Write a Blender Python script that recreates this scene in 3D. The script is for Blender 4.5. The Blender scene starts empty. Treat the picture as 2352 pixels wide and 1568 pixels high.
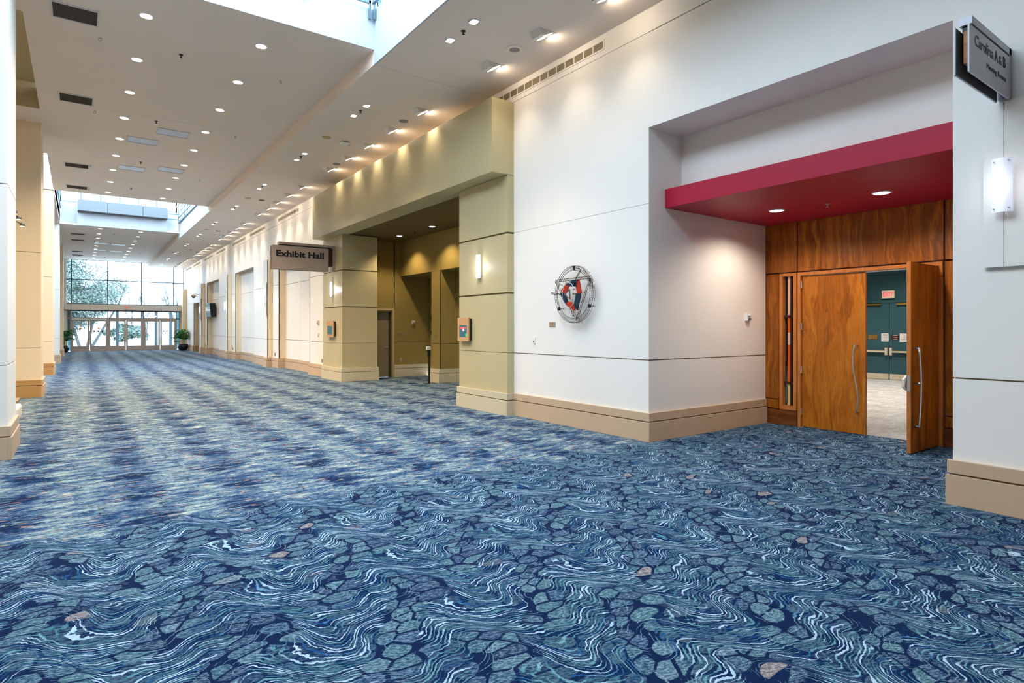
import bpy, bmesh, math, random
from mathutils import Vector, Matrix
random.seed(7)
R = math.radians
SC = bpy.context.scene
COL = SC.collection

# ------------------------------------------------------------------ camera
cam_d = bpy.data.cameras.new('camera')
cam = bpy.data.objects.new('camera', cam_d)
COL.objects.link(cam)
SC.camera = cam
cam_d.sensor_width = 36.0
cam_d.lens = 1370.0 / 2352.0 * 36.0
cam_d.shift_y = -(784.0 - 754.0) / 2352.0
cam_d.clip_start = 0.05
cam_d.clip_end = 600
YAW = math.atan((1176.0 - 180.0) / 1370.0)
cam.location = (0, 0, 1.6)
cam.rotation_euler = (R(90), 0, -YAW)

# ------------------------------------------------------------------ sky, exposure
SC.view_settings.view_transform = 'Standard'
SC.view_settings.look = 'None'
SC.view_settings.gamma = 1.0
SC.view_settings.exposure = 1.25
SC.view_settings.use_curve_mapping = False
SC.cycles.max_bounces = 7
SC.cycles.diffuse_bounces = 4
SC.cycles.glossy_bounces = 2
SC.cycles.transmission_bounces = 3
SC.cycles.transparent_max_bounces = 12
SC.cycles.sample_clamp_indirect = 4.0
SC.cycles.caustics_reflective = False
SC.cycles.caustics_refractive = False
SC.cycles.use_light_tree = True

W = bpy.data.worlds.new('overcast_sky')
SC.world = W
W.use_nodes = True
wn = W.node_tree.nodes
wl = W.node_tree.links
bg = wn['Background']
wtc = wn.new('ShaderNodeTexCoord')
wno = wn.new('ShaderNodeTexNoise')
wno.inputs['Scale'].default_value = 2.2
wno.inputs['Detail'].default_value = 3
wra = wn.new('ShaderNodeValToRGB')
wra.color_ramp.elements[0].position = 0.3
wra.color_ramp.elements[0].color = (0.76, 0.83, 1.0, 1)
wra.color_ramp.elements[1].position = 0.75
wra.color_ramp.elements[1].color = (0.86, 0.90, 1.0, 1)
wl.new(wtc.outputs['Generated'], wno.inputs['Vector'])
wl.new(wno.outputs['Fac'], wra.inputs['Fac'])
wl.new(wra.outputs['Color'], bg.inputs['Color'])
bg.inputs['Strength'].default_value = 5.5


def portal(name, loc, rot, sx, sy):
    d = bpy.data.lights.new(name, 'AREA')
    d.shape = 'RECTANGLE'
    d.size = sx
    d.size_y = sy
    d.cycles.is_portal = True
    o = bpy.data.objects.new(name, d)
    o.location = loc
    o.rotation_euler = rot
    COL.objects.link(o)


portal('skylight_portal', (1.72, 5.5, 8.95), (0, 0, 0), 4.7, 8.2)
portal('skylight_portal', (1.72, 29.98, 8.95), (0, 0, 0), 4.7, 8.1)
portal('skylight_portal', (-2.3, 23.2, 8.2), (0, 0, 0), 3.0, 5.0)
portal('entrance_portal', (2.9, 51.12, 3.2), (R(-90), 0, 0), 7.2, 6.2)


# ------------------------------------------------------------------ material helpers
def lin(c):
    return tuple((x / 255 / 12.92) if x / 255 <= 0.04045 else ((x / 255 + 0.055) / 1.055) ** 2.4 for x in c)


class G:
    """small shader graph helper"""

    def __init__(s, name):
        s.m = bpy.data.materials.new(name)
        s.m.use_nodes = True
        s.t = s.m.node_tree
        s.n = s.t.nodes
        s.l = s.t.links
        s.b = s.n['Principled BSDF']
        s.out = s.n['Material Output']

    def put(s, sock, v):
        if isinstance(v, bpy.types.NodeSocket):
            s.l.new(v, sock)
        elif isinstance(v, (tuple, list)):
            if sock.type == 'RGBA' and len(v) == 3:
                v = (*v, 1)
            sock.default_value = v
        else:
            sock.default_value = v

    def math(s, op, a, b=0.0, c=0.0):
        n = s.n.new('ShaderNodeMath')
        n.operation = op
        s.put(n.inputs[0], a)
        s.put(n.inputs[1], b)
        s.put(n.inputs[2], c)
        return n.outputs[0]

    def mul(s, a, b): return s.math('MULTIPLY', a, b)
    def add(s, a, b): return s.math('ADD', a, b)
    def sub(s, a, b): return s.math('SUBTRACT', a, b)
    def sin(s, a): return s.math('SINE', a)
    def fract(s, a): return s.math('FRACT', a)
    def floor(s, a): return s.math('FLOOR', a)

    def step(s, x, lo, hi):
        n = s.n.new('ShaderNodeMapRange')
        n.interpolation_type = 'SMOOTHSTEP'
        s.put(n.inputs['Value'], x)
        n.inputs['From Min'].default_value = lo
        n.inputs['From Max'].default_value = hi
        return n.outputs['Result']

    def vec(s, x, y, z=0.0):
        n = s.n.new('ShaderNodeCombineXYZ')
        s.put(n.inputs[0], x)
        s.put(n.inputs[1], y)
        s.put(n.inputs[2], z)
        return n.outputs[0]

    def pos(s):
        g = s.n.new('ShaderNodeNewGeometry')
        x = s.n.new('ShaderNodeSeparateXYZ')
        s.l.new(g.outputs['Position'], x.inputs[0])
        return x.outputs[0], x.outputs[1], x.outputs[2]

    def noise(s, v, scale=5.0, detail=2.0, rough=0.5, dist=0.0, color=False):
        n = s.n.new('ShaderNodeTexNoise')
        s.put(n.inputs['Vector'], v)
        n.inputs['Scale'].default_value = scale
        n.inputs['Detail'].default_value = detail
        n.inputs['Roughness'].default_value = rough
        n.inputs['Distortion'].default_value = dist
        return n.outputs['Color' if color else 'Fac']

    def voro(s, v, scale, feature='F1', rnd=1.0):
        n = s.n.new('ShaderNodeTexVoronoi')
        n.voronoi_dimensions = '2D'
        n.feature = feature
        s.put(n.inputs['Vector'], v)
        n.inputs['Scale'].default_value = scale
        n.inputs['Randomness'].default_value = rnd
        return n

    def ramp(s, f, stops, interp='LINEAR'):
        n = s.n.new('ShaderNodeValToRGB')
        n.color_ramp.interpolation = interp
        e = n.color_ramp.elements
        while len(e) < len(stops):
            e.new(0.5)
        for i, (p, c) in enumerate(stops):
            e[i].position = p
            e[i].color = (*lin(c), 1)
        s.put(n.inputs['Fac'], f)
        return n.outputs['Color']

    def mix(s, f, a, b, mode='MIX'):
        n = s.n.new('ShaderNodeMix')
        n.data_type = 'RGBA'
        n.blend_type = mode
        s.put(n.inputs[0], f)
        s.put(n.inputs[6], a)
        s.put(n.inputs[7], b)
        return n.outputs[2]

    def bump(s, h, strength=0.1, dist=0.01):
        n = s.n.new('ShaderNodeBump')
        n.inputs['Strength'].default_value = strength
        n.inputs['Distance'].default_value = dist
        s.put(n.inputs['Height'], h)
        s.l.new(n.outputs[0], s.b.inputs['Normal'])


def paint(name, rgb, rough=0.6, var=0.03, spec=0.3, metal=0.0, bump=0.04):
    g = G(name)
    x, y, z = g.pos()
    v = g.vec(x, y, z)
    n = g.noise(v, 1.3, 3)
    c = lin(rgb)
    g.put(g.b.inputs['Base Color'], g.mix(n, tuple(k * (1 - var) for k in c), tuple(min(1, k * (1 + var)) for k in c)))
    g.b.inputs['Roughness'].default_value = rough
    g.b.inputs['Specular IOR Level'].default_value = spec
    g.b.inputs['Metallic'].default_value = metal
    if bump:
        g.bump(g.noise(v, 60, 2), bump, 0.004)
    return g.m


def glow(name, rgb, strength):
    g = G(name)
    g.b.inputs['Base Color'].default_value = (*lin(rgb), 1)
    g.b.inputs['Emission Color'].default_value = (*lin(rgb), 1)
    x, y, z = g.pos()
    n = g.noise(g.vec(x, y, z), 9.0, 1)
    g.put(g.b.inputs['Emission Strength'], g.mul(g.add(0.9, g.mul(n, 0.2)), strength))
    return g.m


def glass_mat(name, tint=(235, 245, 248), refl=0.08):
    g = G(name)
    tr = g.n.new('ShaderNodeBsdfTransparent')
    tr.inputs[0].default_value = (*lin(tint), 1)
    gl = g.n.new('ShaderNodeBsdfGlossy')
    gl.inputs['Roughness'].default_value = 0.02
    lw = g.n.new('ShaderNodeLayerWeight')
    lw.inputs[0].default_value = 0.25
    mx = g.n.new('ShaderNodeMixShader')
    g.put(mx.inputs[0], g.add(refl * 0.4, g.mul(lw.outputs['Fresnel'], refl * 3)))
    g.l.new(tr.outputs[0], mx.inputs[1])
    g.l.new(gl.outputs[0], mx.inputs[2])
    g.l.new(mx.outputs[0], g.out.inputs['Surface'])
    return g.m


def wood(name, dark, mid, light, cath=0.5, sheen=0.35, axis='z', seed=0.0):
    g = G(name)
    x, y, z = g.pos()
    h = g.add(g.add(x, y), seed)
    if axis == 'z':
        a, b = h, z
    else:
        a, b = z, h
    wv = g.noise(g.vec(g.mul(a, 2.2), g.mul(b, 0.55), seed), 1.6, 3, 0.55)
    ph = g.add(g.mul(a, 7.0), g.mul(wv, 10.0 * cath))
    fig = g.noise(g.vec(ph, g.mul(b, 0.35), 3.1), 2.0, 3, 0.6)
    fine = g.noise(g.vec(g.mul(a, 130), g.mul(b, 2.4), 1.0), 1.0, 3, 0.6)
    f = g.add(g.mul(fig, 0.62), g.mul(fine, 0.38))
    c = g.ramp(f, [(0.32, dark), (0.50, mid), (0.68, light)])
    g.put(g.b.inputs['Base Color'], c)
    g.b.inputs['Roughness'].default_value = 0.38
    g.b.inputs['Specular IOR Level'].default_value = sheen
    g.bump(fine, 0.06, 0.002)
    return g.m


M = {}
M['wall'] = paint('warm_white_paint', (242, 236, 228), 0.5)
M['joint'] = paint('joint_shadow_paint', (134, 116, 94), 0.8)
M['ceiling'] = paint('ceiling_paint', (236, 220, 206), 0.75)
M['well'] = paint('skylight_well_paint', (184, 190, 197), 0.75)
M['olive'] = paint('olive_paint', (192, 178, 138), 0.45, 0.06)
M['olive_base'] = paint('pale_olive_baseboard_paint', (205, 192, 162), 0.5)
M['olive_dark'] = paint('shaded_olive_paint', (150, 128, 70), 0.5, 0.06)  # same olive paint as the beam, alcove shade put into the colour
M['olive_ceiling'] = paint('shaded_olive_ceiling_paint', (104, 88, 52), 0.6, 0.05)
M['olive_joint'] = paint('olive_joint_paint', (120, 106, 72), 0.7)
M['cream'] = paint('cream_pier_paint', (238, 218, 184), 0.5)
M['tan'] = paint('tan_baseboard_paint', (200, 172, 142), 0.5)
M['tan_brown'] = paint('warm_shade_baseboard_paint', (186, 142, 86), 0.5)  # same tan baseboard, with warm shade put into the colour
M['red'] = paint('crimson_paint', (178, 24, 56), 0.45, 0.04)
M['wood'] = wood('walnut_brown_veneer', (92, 44, 6), (156, 86, 18), (200, 122, 36), 0.35)
M['wood_leaf'] = wood('golden_brown_door_veneer', (122, 64, 6), (176, 100, 16), (206, 132, 42), 0.5, seed=4.0)
M['wood_h'] = wood('horizontal_grain_veneer', (84, 42, 14), (120, 64, 22), (150, 86, 34), 0.3, axis='h')
M['wood_edge'] = wood('orange_brown_edge_wood', (168, 96, 40), (196, 120, 58), (214, 140, 74), 0.3)
M['wood_core'] = wood('sign_core_wood', (130, 76, 40), (168, 108, 62), (190, 130, 80), 0.3, axis='h')
M['dark_core'] = paint('dark_red_brown_core', (72, 30, 16), 0.6)
M['chrome'] = paint('brushed_steel', (205, 206, 212), 0.3, 0.02, 0.5, 0.9, 0)
M['brass'] = paint('aged_brass', (196, 150, 60), 0.4, 0.05, 0.5, 0.8, 0)
M['aluminium'] = paint('warm_grey_aluminium', (190, 174, 162), 0.45, 0.03, 0.4, 0.2, 0)
M['alu_panel'] = paint('light_aluminium_panel', (228, 220, 212), 0.45, 0.03, 0.4, 0.1, 0)
M['mullion'] = paint('blue_grey_mullion', (84, 112, 124), 0.4, 0.03, 0.4, 0.2, 0)
M['rail'] = paint('slate_steel_rail', (96, 120, 130), 0.4, 0.03, 0.4, 0.3, 0)
M['grey_box'] = paint('grey_fascia_paint', (112, 120, 124), 0.5)
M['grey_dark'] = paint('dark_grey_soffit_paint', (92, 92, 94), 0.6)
M['sign_taupe'] = paint('sign_taupe_metal', (176, 160, 146), 0.4, 0.02, 0.4, 0.2, 0)
M['sign'] = paint('sign_grey_metal', (178, 176, 182), 0.4, 0.02, 0.4, 0.25, 0)
M['black'] = paint('black_plastic', (18, 18, 20), 0.35, 0.02, 0.4, 0, 0)
M['letter'] = paint('charcoal_lettering', (24, 28, 34), 0.5, 0.01, 0.3, 0, 0)
M['letter_grey'] = paint('slate_lettering', (66, 78, 88), 0.5, 0.01, 0.3, 0, 0)
M['white'] = paint('white_plastic', (240, 240, 238), 0.4, 0.01, 0.4, 0, 0)
M['beige_plastic'] = paint('beige_plastic', (222, 200, 170), 0.4, 0.01, 0.4, 0, 0)
M['speaker'] = paint('speaker_mesh_grey', (150, 142, 136), 0.7, 0.02, 0.2, 0, 0)
M['yellow_disc'] = paint('pale_ochre_disc', (198, 172, 124), 0.6, 0.02, 0.2, 0, 0)
M['return_grille'] = paint('dark_return_grille', (96, 86, 78), 0.7, 0.02, 0.2, 0, 0)
M['frame_white'] = paint('vent_frame_white', (214, 206, 200), 0.5, 0.01, 0.3, 0, 0)
M['vent_slat'] = paint('vent_slat_tan', (182, 164, 132), 0.5, 0.01, 0.3, 0, 0)
M['panel_lens'] = paint('frosted_panel_lens', (216, 216, 226), 0.3, 0.01, 0.5, 0, 0)
M['teal'] = paint('dark_teal_paint', (46, 84, 94), 0.6)
M['teal_light'] = paint('light_teal_paint', (140, 180, 182), 0.6)
M['door_beige'] = paint('taupe_door_paint', (140, 124, 92), 0.5)
M['door_frame'] = paint('beige_frame_paint', (186, 166, 118), 0.5)
M['door_dark'] = paint('dark_taupe_paint', (70, 58, 38), 0.6)
M['room_wall'] = paint('room_wall_paint', (200, 200, 190), 0.7)
M['kick'] = paint('kick_plate_beige', (206, 194, 170), 0.5)
M['case_wood'] = paint('tan_case_laminate', (204, 156, 110), 0.5, 0.05)
M['case_side'] = paint('bronze_case_side', (140, 122, 92), 0.5)
M['paper'] = paint('white_paper', (232, 228, 226), 0.7, 0.02, 0.2, 0, 0)
M['screen_teal'] = glow('notice_screen_teal', (40, 88, 96), 0.25)
M['screen_red'] = glow('notice_screen_red', (220, 80, 84), 0.35)
M['screen_green'] = glow('notice_screen_green', (80, 170, 100), 0.35)
M['tv_screen'] = glow('monitor_screen', (70, 92, 90), 0.2)
M['lamp_warm'] = glow('warm_lamp', (255, 240, 222), 2.2)
M['lamp_cool'] = glow('cool_lamp', (240, 240, 255), 2.0)
M['lamp_spot'] = glow('spot_lamp', (255, 214, 160), 3)
M['lamp_wash'] = glow('wall_washer_lens', (255, 244, 228), 1.3)
M['exit_red'] = glow('exit_red', (236, 84, 96), 0.36)
M['exit_face'] = paint('exit_face_white', (232, 218, 196), 0.5, 0.01, 0.3, 0, 0)
M['sconce'] = glow('sconce_glass', (236, 238, 250), 0.14)
M['sconce_lamp'] = glow('sconce_lamp', (250, 250, 255), 1.0)
M['glass'] = glass_mat('clear_glass')
M['glass_door'] = glass_mat('door_glass', (226, 236, 240), 0.10)
M['glass_dark'] = glass_mat('tinted_glass', (110, 150, 160), 0.12)
M['amber'] = paint('amber_glass', (226, 92, 20), 0.2, 0.1, 0.6, 0, 0)
M['pink_glass'] = paint('pale_rose_glass', (226, 186, 170), 0.2, 0.1, 0.6, 0, 0)
M['gold_glass'] = paint('gold_glass', (234, 190, 110), 0.2, 0.1, 0.6, 0, 0)
M['frond'] = paint('palm_green', (46, 112, 44), 0.5, 0.25, 0.3, 0, 0)
M['frond_light'] = paint('palm_stem_green', (132, 150, 78), 0.5, 0.15, 0.3, 0, 0)
M['soil'] = paint('dark_soil', (60, 44, 32), 0.9, 0.2, 0.1, 0, 0.3)
M['pot'] = paint('black_glazed_pot', (26, 22, 24), 0.3, 0.05, 0.5, 0, 0)
M['leather'] = paint('cream_upholstery', (232, 218, 196), 0.5, 0.03, 0.3, 0, 0.1)
M['wire'] = paint('dark_wire', (58, 50, 46), 0.5, 0.1, 0.4, 0.4, 0)
M['wire_light'] = paint('grey_wire', (120, 108, 100), 0.5, 0.1, 0.4, 0.3, 0)
M['art_red'] = paint('art_orange_red', (182, 48, 26), 0.5, 0.18, 0.3, 0, 0.05)
M['art_blue'] = paint('art_deep_blue', (16, 48, 66), 0.5, 0.25, 0.3, 0, 0.05)
M['art_brown'] = paint('art_brown', (110, 88, 72), 0.5, 0.1, 0.3, 0, 0)
M['plaque'] = paint('tan_plaque', (168, 140, 116), 0.5, 0.02, 0.3, 0, 0)
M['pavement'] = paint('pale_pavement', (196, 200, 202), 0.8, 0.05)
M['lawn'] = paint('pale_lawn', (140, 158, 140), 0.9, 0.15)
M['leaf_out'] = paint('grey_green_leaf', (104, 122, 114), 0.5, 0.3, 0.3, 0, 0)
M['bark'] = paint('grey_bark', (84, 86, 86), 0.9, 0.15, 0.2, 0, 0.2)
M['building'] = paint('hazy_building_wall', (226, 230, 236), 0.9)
M['out_dark'] = paint('dark_bronze_column', (62, 74, 80), 0.5)
M['orange_sticker'] = paint('orange_sticker', (232, 158, 24), 0.5, 0.02, 0.3, 0, 0)
M['grey_sticker'] = paint('dark_sticker', (60, 64, 70), 0.5, 0.02, 0.3, 0, 0)


# ------------------------------------------------------------------ carpets
def carpet(name, mode):
    g = G(name)
    x, y, z = g.pos()
    P = 0.914
    # ---- B: blotchy field with one dark cloud per repeat
    u = g.math('DIVIDE', x, P)
    ci = g.floor(u)
    cshift = g.fract(g.mul(g.sin(g.add(g.mul(ci, 12.9898), 1.3)), 43.758))
    v = g.add(g.math('DIVIDE', y, P), cshift)
    fu = g.sub(g.fract(u), 0.5)
    fv = g.sub(g.fract(v), 0.5)
    def stretch(f, k):
        return g.add(0.5, g.mul(g.sub(f, 0.5), k))
    strk = stretch(g.noise(g.vec(g.mul(x, 8.5), g.mul(y, 26.0), 0), 1.0, 5, 0.76), 3.1)
    strk2 = stretch(g.noise(g.vec(g.mul(x, 34.0), g.mul(y, 90.0), 4.0), 1.0, 4, 0.75), 3.2)
    n1 = g.sub(g.noise(g.vec(g.mul(x, 5), g.mul(y, 9), 2.0), 1.0, 4, 0.6), 0.5)
    n2 = stretch(g.noise(g.vec(g.mul(x, 3.0), g.mul(y, 8.0), 12.0), 1.0, 5, 0.66), 2.7)
    dx = g.add(g.mul(g.sub(fu, 0.03), 2.9), g.mul(n1, 3.2))
    dy = g.add(g.mul(fv, 4.0), g.mul(g.sub(strk, 0.5), 1.6))
    d = g.math('SQRT', g.add(g.mul(dx, dx), g.mul(dy, dy)))
    blob = g.sub(1.0, g.step(g.add(d, g.mul(g.sub(n2, 0.5), 0.8)), 0.25, 0.9))
    ry = g.fract(g.mul(g.sin(g.add(g.mul(g.floor(v), 7.31), g.mul(ci, 3.17))), 91.7))
    dx2 = g.add(g.mul(g.math('ABSOLUTE', fu), -2.4), g.add(1.0, g.mul(n1, 1.6)))
    lightb = g.sub(1.0, g.step(g.math('ABSOLUTE', g.add(dx2, g.mul(fv, 0.8))), 0.25, 0.9))
    val = g.add(g.add(g.mul(strk, 0.34), g.mul(strk2, 0.26)), g.add(g.mul(n2, 0.36), g.sub(g.mul(lightb, 0.10), 0.01)))
    val = g.sub(val, g.mul(blob, g.add(0.20, g.mul(ry, 0.12))))
    val = g.sub(stretch(val, 1.35), 0.05)
    colB = g.ramp(val, [(0.0, (3, 36, 74)), (0.20, (12, 50, 92)), (0.30, (36, 72, 112)), (0.39, (66, 92, 128)), (0.47, (90, 110, 138)),
                        (0.55, (116, 132, 146)), (0.62, (142, 156, 158)), (0.70, (172, 182, 174)), (0.79, (206, 204, 192)), (0.90, (236, 228, 214))], 'CONSTANT')
    pk = g.noise(g.vec(g.mul(x, 5.0), g.mul(y, 30.0), 9.0), 1.0, 2, 0.5)
    colB = g.mix(g.mul(g.step(pk, 0.635, 0.67), 0.7), colB, lin((236, 180, 146)))
    gr = g.noise(g.vec(g.mul(x, 4.0), g.mul(y, 24.0), 19.0), 1.0, 2, 0.5)
    colB = g.mix(g.mul(g.step(gr, 0.60, 0.70), 0.5), colB, lin((170, 196, 180)))
    wv = g.noise(g.vec(x, y, 5.0), 6.0, 3, 0.6, color=True)
    vm = g.n.new('ShaderNodeVectorMath')
    vm.operation = 'MULTIPLY_ADD'
    g.put(vm.inputs[0], wv)
    vm.inputs[1].default_value = (0.35, 0.35, 0)
    g.put(vm.inputs[2], g.vec(x, g.mul(y, 1.0)))
    cr = g.voro(vm.outputs[0], 2.6, 'DISTANCE_TO_EDGE')
    cm = g.noise(g.vec(x, y, 15.0), 3.0, 2)
    crack = g.mul(g.sub(1.0, g.step(cr.outputs['Distance'], 0.010, 0.024)), g.step(cm, 0.46, 0.52))
    colB = g.mix(g.mul(crack, 0.85), colB, lin((22, 34, 54)))

    # ---- A: river stones and flowing ripple lines
    tu = g.mul(u, 2 * math.pi)
    tv = g.mul(g.math('DIVIDE', y, 0.895), 2 * math.pi)
    w1 = g.sin(g.add(tu, g.mul(g.sin(tv), 0.65)))
    w2 = g.sin(g.add(g.mul(tv, 1.0), g.add(g.mul(g.sin(tu), 1.3), 0.8)))
    w3 = g.sin(g.add(g.mul(tu, 3.0), g.add(tv, 2.1)))
    jit = g.sub(g.noise(g.vec(x, y, 0), 7.0, 3, 0.55), 0.5)
    flow = g.add(g.add(g.mul(w1, 0.135), g.mul(w2, 0.040)), g.add(g.mul(w3, 0.036), g.add(g.mul(jit, 0.055), g.mul(g.sin(g.add(g.mul(tu, 2.0), g.mul(w2, 0.8))), 0.045))))
    ph = g.mul(g.add(y, g.add(flow, g.mul(x, 0.12))), 33.0)
    ph = g.add(ph, g.mul(g.sub(g.noise(g.vec(x, y, 3.0), 22.0, 2, 0.6), 0.5), 1.3))
    li = g.floor(ph)
    lf = g.math('ABSOLUTE', g.sub(g.fract(ph), 0.5))
    lr = g.fract(g.mul(g.sin(g.mul(li, 78.233)), 437.58))
    thick = stretch(g.noise(g.vec(g.mul(x, 7), g.mul(y, 4), g.mul(li, 3.7)), 1.0, 3), 1.8)
    rag = g.noise(g.vec(g.mul(x, 40), g.mul(y, 40), 2.0), 1.0, 2)
    line = g.sub(1.0, g.step(g.add(lf, g.add(g.mul(g.sub(0.6, thick), 0.42), g.mul(g.sub(rag, 0.5), 0.14))), 0.15, 0.21))
    lcol = g.ramp(g.add(g.mul(lr, 0.6), g.mul(thick, 0.4)), [(0.26, (30, 98, 150)), (0.36, (84, 138, 144)), (0.60, (124, 168, 164)), (0.67, (232, 244, 248))])
    # stones
    wx = g.add(x, g.add(g.mul(w2, 0.05), g.mul(jit, 0.05)))
    wy = g.add(y, g.add(g.mul(w1, 0.030), g.mul(jit, 0.03)))
    sv = g.vec(g.mul(wx, 0.68), wy)
    vo = g.voro(sv, 9.6, 'DISTANCE_TO_EDGE', 0.95)
    vf = g.voro(sv, 9.6, 'F1', 0.95)
    stone = g.mul(g.step(vo.outputs['Distance'], 0.055, 0.085), g.sub(1.0, g.step(g.add(vf.outputs['Distance'], g.mul(jit, 0.12)), 0.54, 0.58)))
    sep = g.n.new('ShaderNodeSeparateColor')
    g.l.new(vf.outputs['Color'], sep.inputs[0])
    tex = g.noise(g.vec(g.mul(g.add(x, g.mul(y, -.5)), 30), g.mul(g.add(y, g.mul(x, .35)), 85), 7), 1.0, 4, 0.72)
    sb = g.ramp(sep.outputs[0], [(0.05, (10, 50, 90)), (0.25, (44, 84, 118)), (0.5, (70, 116, 128)), (0.75, (98, 142, 138)), (0.95, (128, 156, 160)), (0.982, (128, 156, 160)), (0.985, (214, 168, 142))])
    sb = g.mix(g.step(tex, 0.44, 0.60), g.mix(0.60, sb, lin((14, 48, 86))), g.mix(0.30, sb, lin((232, 240, 232))))
    fill = g.step(g.add(sep.outputs[1], g.mul(jit, 0.2)), 0.02, 0.04)
    navy = lin((2, 36, 74))
    colA = g.mix(g.mul(stone, fill), navy, sb)
    region = g.add(g.add(g.mul(g.sin(g.add(tu, g.add(g.mul(w2, 1.2), 0.6))), 0.5), g.mul(g.sin(g.add(g.sub(tv, tu), g.mul(w1, 0.8))), 0.5)), g.mul(jit, 1.2))
    rmask = g.step(region, -0.32, -0.14)
    strip_bg = g.mix(g.step(tex, 0.52, 0.60), navy, lin((20, 70, 112)))
    strip_bg = g.mix(g.mul(stone, 0.45), strip_bg, sb)
    colA = g.mix(rmask, colA, g.mix(line, strip_bg, lcol))
    faint = g.mul(g.mul(g.sub(1.0, g.step(lf, 0.05, 0.12)), g.step(thick, 0.50, 0.60)), 0.45)
    colA = g.mix(faint, colA, lin((196, 220, 222)))
    colA = g.mix(1.0, colA, (0.39, 0.49, 0.59), 'MULTIPLY')
    colB = g.mix(1.0, colB, (0.62, 0.69, 0.69), 'MULTIPLY')
    if mode == 'hall':
        wob = g.mul(g.add(g.mul(w1, 0.5), g.mul(jit, 2.0)), 0.22)
        mk = g.step(g.add(y, wob), 5.58, 5.72)
        col = g.mix(mk, colA, colB)
    else:
        col = g.mix(0.40, colB, lin((240, 230, 216)))
    pile = g.noise(g.vec(x, y, 0), 420.0, 2)
    col = g.mix(0.5, col, g.mix(g.step(pile, 0.3, 0.7), (0.25, 0.25, 0.25), (1.0, 1.0, 1.0)), 'SOFT_LIGHT')
    g.put(g.b.inputs['Base Color'], col)
    g.b.inputs['Roughness'].default_value = 0.95
    g.b.inputs['Specular IOR Level'].default_value = 0.12
    g.bump(pile, 0.15, 0.003)
    return g.m


M['carpet'] = carpet('patterned_blue_carpet', 'hall')
M['carpet_room'] = carpet('pale_patterned_carpet', 'room')


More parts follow.
